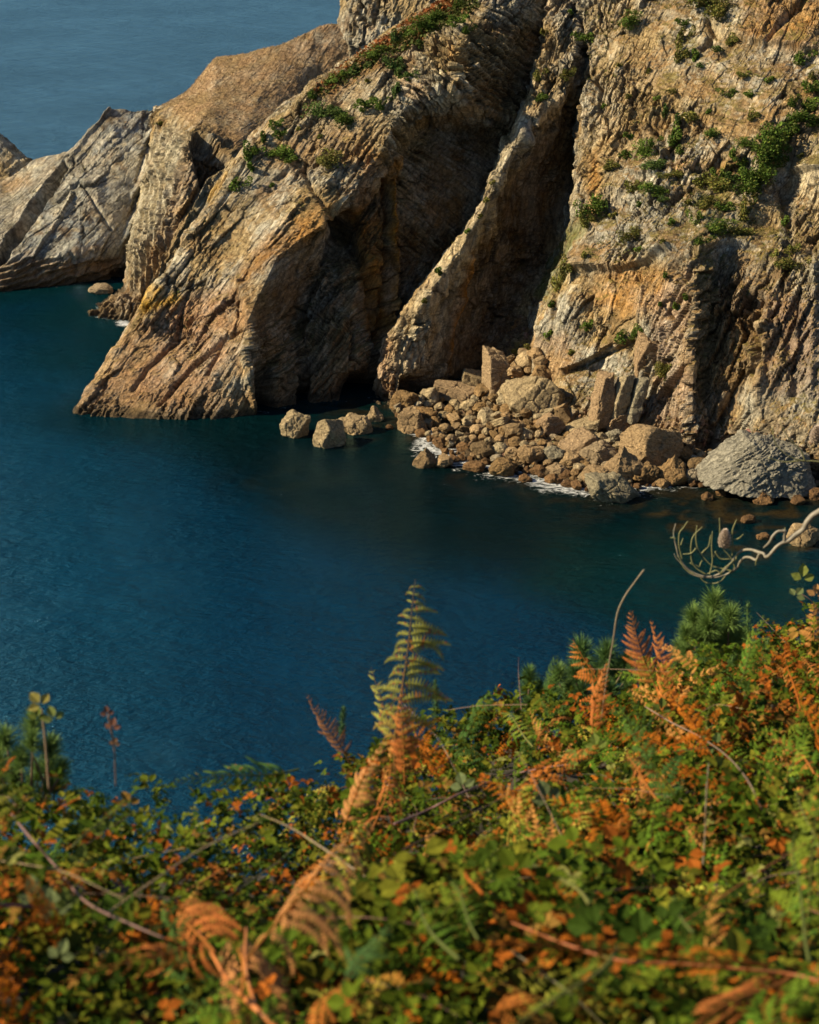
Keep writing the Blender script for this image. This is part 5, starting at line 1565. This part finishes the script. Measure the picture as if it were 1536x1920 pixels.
cane('bramble_cane', [(740,1545),(800,1520),(870,1485),(950,1455),(1020,1440),(1080,1432)], 5.0, [4.5,4,4,3.5,3,2.5], (.17,.08,.07), 'long thin bramble cane rising to the right across the middle of the bank', 'bramble cane',
     [(870,1480,40,LP),(1090,1430,48,LG),(1030,1505,46,LP),(1120,1405,40,LG)], CG)
cane('bramble_cane', [(1210,1325),(1260,1355),(1310,1380),(1360,1415),(1400,1460),(1430,1520)], 5.2, [2.6,2.6,2.4,2.2,2,1.6], (.19,.12,.08), 'pale brown bramble cane sloping down to the right below the pine shoots', 'bramble cane', [(1240,1335,30,LG),(1345,1400,34,LD)], CG)
cane('bramble_cane', [(1330,1420),(1325,1480),(1322,1560),(1318,1620)], 4.6, [2,2,2,2], (.20,.14,.08), 'straight upright dry cane in the right half of the bank', 'bramble cane', [], CG)
cane('bramble_cane', [(1600,1210),(1545,1160),(1520,1125),(1490,1108)], 6.5, [3.5,3.5,3,2], (.30,.17,.11), 'thorny twig with small leaves reaching in at the right border over the water', 'bramble cane',
     [(1505,1090,34,(.20,.22,.05)),(1490,1120,26,LP),(1530,1120,28,(.3,.16,.06))], CG)
cane('bracken_stalk', [(545,1960),(512,1920),(470,1882),(430,1842),(402,1795),(372,1745)], 3.55, [8,8,7.5,6,5,3.5], (.42,.13,.02), 'bright orange fern stem forking at the bottom of the bank', 'plant stem', [])
cane('bracken_stalk', [(480,1890),(468,1850),(460,1800),(462,1740)], 3.56, [5,5,4,3], (.42,.14,.03), 'thinner orange side stem rising from the forked stem', 'plant stem', [])
cane('bracken_stalk', [(960,1730),(1060,1770),(1160,1800),(1280,1808),(1400,1818),(1500,1830),(1600,1860)], 3.75, [2.4,3,3.4,3.6,3.8,3.8,3.8], (.30,.085,.02), 'long orange-red stem lying across the lower right of the bank', 'plant stem', [])
cane('dry_stalk', [(1128,1350),(1138,1270),(1150,1200),(1158,1150),(1172,1118),(1190,1092),(1208,1068)], 5.2, [3,3,3,3.6,3.4,2.6,3.4], (.20,.15,.09), 'bare grey-brown stalk rising in front of the green water', 'dry stalk', [])
rt = cane('dry_stalk', [(217,1475),(216,1440),(214,1400),(209,1372),(203,1340)], 5.4, [1.8,1.8,2,2.4,2.2], (.16,.09,.06), 'thin stalk with small dead seed heads standing over the water at the left', 'dry stalk', [(202,1342,20,(.13,.06,.04)),(210,1368,24,(.13,.06,.04)),(214,1398,16,(.15,.08,.04))])
cane('dry_stalk', [(92,1480),(88,1430),(84,1380),(78,1330)], 4.8, [3.2,3,3,2.6], (.30,.20,.12), 'leafy stalk in front of the left pine shoots', 'dry stalk', [(80,1325,38,(.22,.19,.05)),(104,1352,34,(.15,.18,.05)),(70,1350,26,LG)])

def dry_stems():
    Vs, Ts, Cs, n0 = [], [], [], 0
    x, y = bank_points(210, 2.9); z = ztop(x, y)
    for i in range(len(x)):
        p = np.array([x[i], y[i], z[i] + random.uniform(-.12, .04)])
        d_ = np.array([random.gauss(0, 1), random.gauss(0, .8), random.uniform(-.2, .5)]); d_ /= np.linalg.norm(d_)
        L = random.uniform(.15, .55); q = np.array([random.gauss(0, .06), random.gauss(0, .06), -.05])
        pts = [p, p + d_ * L * .33 + q * .3, p + d_ * L * .66 + q * .7, p + d_ * L + q * 1.6]
        if y[i] > edge_y(x[i] / y[i]) - .9: continue
        if False: pts = [a - np.array([0, 0, .12]) for a in pts]
        r_ = random.uniform(.0010, .0026)
        V, T = tube(pts, [r_, r_, r_ * .8, r_ * .4], 4)
        c = np.array(random.choice([(.20, .12, .07), (.15, .07, .05), (.30, .20, .10), (.30, .10, .02), (.12, .10, .05)])) * random.uniform(.6, 1.2)
        Vs.append(V); Ts.append(T + n0); Cs.append(np.tile(c, (len(V), 1))); n0 += len(V)
    o = link('dry_stems', mesh_np('dry_stems', np.concatenate(Vs), np.concatenate(Ts), m_cane, np.concatenate(Cs)))
    tag(o, 'loose dead stems and thin runners tangled through the undergrowth', None, None, 'stuff')
dry_stems()

# ---- pine shoots
def tuft(axis_len, nl, n, seed, tone):
    r = np.random.default_rng(seed)
    t = r.random(n)
    base = np.stack([0 * t, 0 * t, t * axis_len], 1)
    phi = r.uniform(0, 2 * math.pi, n); th = np.radians(72 - 50 * t + r.normal(0, 9, n))
    d = np.stack([np.sin(th) * np.cos(phi), np.sin(th) * np.sin(phi), np.cos(th)], 1)
    L = nl * r.uniform(.75, 1.1, n)
    s_ = np.cross(d, r.normal(0, 1, (n, 3))); s_ /= np.linalg.norm(s_, axis=1, keepdims=True)
    w_ = 0.0013
    mid = base + d * L[:, None] * .55 + np.array([0, 0, .012])
    V = np.stack([base - s_ * w_, base + s_ * w_, mid + s_ * w_, mid - s_ * w_, base + d * L[:, None]], 1).reshape(-1, 3)
    k = (np.arange(n) * 5)[:, None, None]
    T = (np.array([[0, 1, 2], [0, 2, 3], [3, 2, 4]])[None] + k).reshape(-1, 3)
    C = np.repeat(np.array(tone)[None] * r.uniform(.7, 1.4, (n, 1)), 5, 0)
    return mesh_np('needle_tuft', V, T, m_leaf, np.clip(C, .004, .5))
TUFTS = {(k, j): tuft(.085, .105, 380, 70 + j, tn) for k, tn in (('a', (.15, .23, .06)), ('b', (.10, .175, .05))) for j in range(3)}
def pine(tufts, root_px, d, lab, kind='a'):
    B0 = along(root_px[0], root_px[1], d)
    root = empty('pine_sapling', B0); tag(root, lab, 'pine', 'young pines behind the bank')
    more = []
    for (x, y, r_) in tufts:
        more += [(x + rng.normal(0, 8), y + r_ * 1.0, r_ * .95), (x + rng.normal(0, 10), y + r_ * 1.9, r_ * .85)]
    for i, (x, y, r_) in enumerate(list(tufts) + more):
        P0 = along(x, y + r_ * .55, d + rng.uniform(-.15, .15))
        midp = (B0 + P0) / 2 + np.array([rng.normal(0, .03), 0, -.04])
        V, T = tube(np.array([B0, midp, P0]) - B0, [.007, .006, .004], 6)
        br = link('branch', mesh_np('branch', V, T, m_cane, np.tile(np.array([.16, .10, .06]), (len(V), 1)), True), root)
        o = link('needle_tuft', TUFTS[(kind, i % 3)], root)
        sc = r_ * d * 1.05 / F / 0.092
        o.location = Vector(P0 - B0); o.scale = (sc, sc, sc)
        ax = (P0 - B0); ax = ax / np.linalg.norm(ax)
        o.rotation_euler = Vector((ax[0] * .5, ax[1] * .5 - .15, .9)).to_track_quat('Z', 'Y').to_euler()
pine([(1338,1135,36),(1303,1160,32),(1366,1158,34),(1346,1198,34),(1318,1195,28),(1380,1195,28),(1290,1190,26)], (1345,1300), 9.6, 'big cluster of pine shoots on the skyline at the right')
pine([(1093,1228,38),(1135,1226,34),(1153,1262,36),(1080,1262,30),(1118,1268,32),(1170,1240,26)], (1120,1370), 9.2, 'cluster of pine shoots on the skyline in the middle', 'b')
pine([(1048,1264,28),(1062,1290,26)], (1050,1360), 9.0, 'small pale pine shoot pair left of the middle cluster')
pine([(993,1268,26),(1008,1290,22)], (1000,1350), 8.8, 'single small pine shoot farthest left of the middle cluster', 'b')
pine([(62,1358,34),(14,1385,36),(92,1402,36),(40,1420,34),(112,1440,30),(-20,1400,34),(70,1450,30)], (50,1530), 6.0, 'cluster of pine shoots over the water at the left border')

# ---- gorse sprigs
def gorse(path, d, w0, lab, tone=(.085, .145, .035)):
    P, r_ = pxpath(path, d, [2.0] * len(path))
    root = empty('gorse_sprig', P[0]); tag(root, lab, 'gorse', 'gorse sprigs on the bank')
    off = P[0]; P = np.array(P) - off
    V, T = tube(P, [.004] * len(P), 5)
    link('stem', mesh_np('stem', V, T, m_cane, np.tile(np.array(tone), (len(V), 1)), True), root)
    n = 700
    t = rng.random(n) * (len(P) - 1); i = np.minimum(t.astype(int), len(P) - 2); u = (t - i)[:, None]
    b = P[i] * (1 - u) + P[i + 1] * u
    wd = w0 * d * 1.05 / F * (1 - .75 * t / (len(P) - 1))
    dr = rng.normal(0, 1, (n, 3)); dr[:, 2] = np.abs(dr[:, 2]) * .8; dr /= np.linalg.norm(dr, axis=1, keepdims=True)
    # side shoots carry the spines
    sid = rng.random(n) ** .8
    b = b + dr * (wd * sid * .6)[:, None]
    d2 = rng.normal(0, 1, (n, 3)) + dr; d2 /= np.linalg.norm(d2, axis=1, keepdims=True)
    Ln = (.012 + .3 * wd * rng.uniform(.5, 1, n))[:, None]
    s_ = np.cross(d2, rng.normal(0, 1, (n, 3))); s_ /= np.linalg.norm(s_, axis=1, keepdims=True)
    V = np.stack([b - s_ * .0016, b + s_ * .0016, b + d2 * Ln], 1).reshape(-1, 3)
    T = (np.array([[0, 1, 2]])[None] + (np.arange(n) * 3)[:, None, None]).reshape(-1, 3)
    C = np.repeat(np.array(tone)[None] * rng.uniform(.6, 1.4, (n, 1)), 3, 0)
    link('spines', mesh_np('spines', V, T, m_leaf, C), root)['kind'] = 'stuff'
gorse([(1404,1260),(1403,1220),(1402,1180),(1402,1132)], 9.0, 34, 'upright feathery gorse sprig right of the big pine cluster')
gorse([(1425,1280),(1435,1240),(1440,1200)], 8.8, 32, 'bushy gorse sprig at the far right of the pine cluster')
gorse([(1370,1300),(1372,1260),(1375,1225)], 8.6, 34, 'bushy gorse sprig below the big pine cluster')
gorse([(1330,1310),(1325,1270),(1322,1235)], 8.6, 34, 'gorse sprig under the left of the big pine cluster')
gorse([(1420,1330),(1415,1290),(1418,1260)], 8.3, 36, 'low gorse sprig in front of the big pine cluster')
gorse([(818,1345),(817,1310),(816,1275)], 7.8, 16, 'small blue-green gorse sprig right of the tall fern', (.06,.12,.05))
gorse([(640,1380),(642,1350),(645,1325)], 7.6, 16, 'small gorse sprig left of the tall fern', (.06,.12,.05))
gorse([(1060,1370),(1055,1330),(1058,1290)], 8.3, 30, 'gorse sprig in front of the middle pine shoots')

# ---- dead pine branch with a cone, from a tree standing outside the frame
def dead_pine():
    d = 8.6
    tr0 = along(2060, 1500, 9.2); tr0[2] = float(ztop(tr0[0:1], tr0[1:2])[0]) - .6
    root = empty('pine_tree', tr0); tag(root, 'bare grey pine branch with a cone hanging over the dark water at the right', 'tree')
    off = tr0
    top = along(2020, 560, 9.4)
    def add(name, pts, rad, colr, dd=d, parent=root, wob=.0):
        pts = [(q[0], q[1], dd + float(np.interp(q[0], [1255, 1385, 1445], [.34, .26, 0])) if dd < 9 else dd) for q in pts]
        P, r_ = pxpath(pts, dd, rad)
        V, T = tube(np.array(P) - off, r_, 7, wob, len(pts))
        return link(name, mesh_np(name, V, T, m_cane, np.tile(np.array(colr), (len(V), 1)), True), parent)
    V, T = tube(np.array([tr0, (tr0 + top) / 2 + np.array([.08, 0, 0]), top]) - off, [.09, .07, .05], 10)
    link('trunk', mesh_np('trunk', V, T, m_cane, np.tile(np.array([.16, .12, .09]), (len(V), 1)), True), root)
    G = (.21, .18, .13); Yg = (.19, .18, .07)
    add('branch', [(2030,640),(1880,720),(1780,790),(1700,850),(1610,910),(1560,945),(1536,960),(1524,967),(1513,980),(1506,993),(1491,1004),(1478,1014),(1467,1018),(1456,1026),(1443,1041),(1436,1044),(1432,1038),(1425,1036),(1419,1034),(1410,1031),(1397,1031),(1386,1036),(1377,1048),(1373,1053),(1364,1063),(1353,1074),(1333,1081),(1314,1079),(1294,1070),(1281,1057),(1272,1041),(1268,1024),(1263,1002),(1267,982)],
        [20,15,12,10.5,8.5,7.2,6.4,6.0,6.2,5.2,5.4,5.4,4.2,3.7,3.4,3.2,2.8,3.0,3.2,2.8,2.6,2.6,2.4,2.6,2.0,1.9,1.7,1.7,1.8,1.6,1.5,1.6,1.2,.9], G)
    add('branch', [(1471,1016),(1471,1004),(1472,996),(1468,996),(1458,997),(1449,1006),(1443,1017),(1432,1027)], [3.8,3.2,3.4,3.0,2.8,3.1,2.6,1.4], G)
    add('branch', [(1425,1037),(1421,1046),(1417,1050),(1406,1045),(1395,1046),(1387,1055),(1382,1065),(1368,1074),(1351,1081),(1331,1082.5),(1309,1080.5),(1292,1073),(1277,1056),(1268,1046),(1264,1038)], [3.2,3.0,2.8,2.5,2.6,2.4,2.3,2.1,1.8,1.7,1.8,1.6,1.3,1.1,.8], G)
    for pts in ([(1419,1049),(1417.5,1054),(1417,1060)], [(1472,997),(1471.5,993),(1472.5,989)], [(1279,1048),(1276,1036),(1273,1022),(1274,1000),(1281,990),(1290,977)], [(1374,1071),(1362,1068),(1350,1065),(1336,1061),(1322,1048),(1312,1034),(1307,1024),(1305,1006),(1307,985)],
                [(1324,1077),(1309,1068),(1300,1058),(1296,1046),(1296,1022),(1301,1004),(1317,988)], [(1331,1077),(1334,1064),(1336,1050),(1334.5,1024),(1336,996)], [(1316,1037),(1323,1030),(1329,1024),(1332,1009),(1333,1003)],
                [(1374,1051),(1366,1040),(1357.5,1031),(1352,1020),(1350,1011),(1350,990),(1349,971)], [(1373,1042),(1374,1024),(1373.5,1006),(1374,993),(1378,982),(1381.6,974)], [(1376,1011),(1380,1011),(1386,1009),(1393.6,1002)],
                [(1305,1028),(1300,1034),(1294,1038),(1281,1039)], [(1341,1034),(1345,1041),(1353,1048),(1371,1048)], [(1313,1081),(1319,1089),(1327,1093),(1342,1093.5),(1353,1088),(1361,1079)], [(1294,1055),(1300,1059),(1306,1060),(1312,1064)],
                [(1276.6,1022),(1279,1015),(1281,1009)], [(1338,1044),(1341,1038),(1345,1031)], [(1352,1074),(1360,1064),(1368,1058),(1377,1049)], [(1302,1076),(1292,1072),(1282,1064),(1276,1050),(1270,1042)], [(1368,1074),(1376,1066),(1377,1060),(1373,1055)],
                [(1336,1081),(1322,1083),(1306,1079),(1294,1074)], [(1312,1062),(1314,1056),(1317,1050)], [(1354,1078),(1344,1070),(1336,1072),(1326,1076)], [(1380,1049),(1382,1040),(1384,1036)], [(1267,1010),(1262,1008),(1257,1008)], [(1352,1016),(1348,1019),(1347,1017)]):
        dd_ = d + rng.uniform(-.05, .05)
        add('twig', pts, [1.5] + [1.25] * (len(pts) - 2) + [.7], Yg, dd_)
    add('twig', [(1640,900),(1590,880),(1536,866),(1500,863),(1475,852),(1455,832),(1448,800)], [4,2.4,1.7,1.5,1.3,1.1,.7], Yg, 9.4)
    add('twig', [(1510,864),(1500,842),(1478,820),(1462,790)], [1.6,1.3,1.1,.7], Yg, 9.4)
    add('twig', [(1500,864),(1470,866),(1440,858)], [1.4,1.1,.7], Yg, 9.4)
    # cones: scales in a spiral
    def cone(cx, cy, h, w_, dd):
        c = along(cx, cy, dd); k = dd * 1.05 / F; H = h * k; Wd = w_ * k
        Vs, Ts, Cs, n0 = [], [], [], 0
        ns = 72
        for i in range(ns):
            t = i / ns; a = i * 2.39996
            prof = math.sin(math.pi * min(1, .12 + .88 * t) ** .75) ** .7
            r_ = Wd * .5 * prof * .78; z = (t - .5) * H
            e = np.array([math.cos(a), math.sin(a), 0]); s_ = np.array([-math.sin(a), math.cos(a), 0]); q = Wd * .20 * (.6 + .5 * prof)
            p = e * r_ + np.array([0, 0, z])
            v = np.array([p - e * q * 1.2 - s_ * q * .4, p - e * q * 1.2 + s_ * q * .4, p + e * q * .5 + s_ * q * .95 + [0, 0, q * .5], p + e * q * 1.1 + [0, 0, q * .9], p + e * q * .5 - s_ * q * .95 + [0, 0, q * .5], p + e * q * .6 + [0, 0, -q * .1]])
            Vs.append(v); Ts.append(np.array([[0, 1, 2], [0, 2, 3], [0, 3, 4], [2, 3, 5], [3, 4, 5], [1, 2, 5], [0, 4, 5], [0, 5, 1]]) + n0); n0 += 6
            Cs.append(np.array([[.05, .025, .015]] * 2 + [[.62, .48, .36]] * 3 + [[.06, .03, .02]]))
        V = np.concatenate(Vs); V = V + (c - off)
        link('pine_cone', mesh_np('pine_cone', V, np.concatenate(Ts), m_cane, np.concatenate(Cs)), root)
    cone(1359, 1010, 38, 22, d + .24)
    cone(1531, 815, 34, 22, 9.4)
dead_pine()
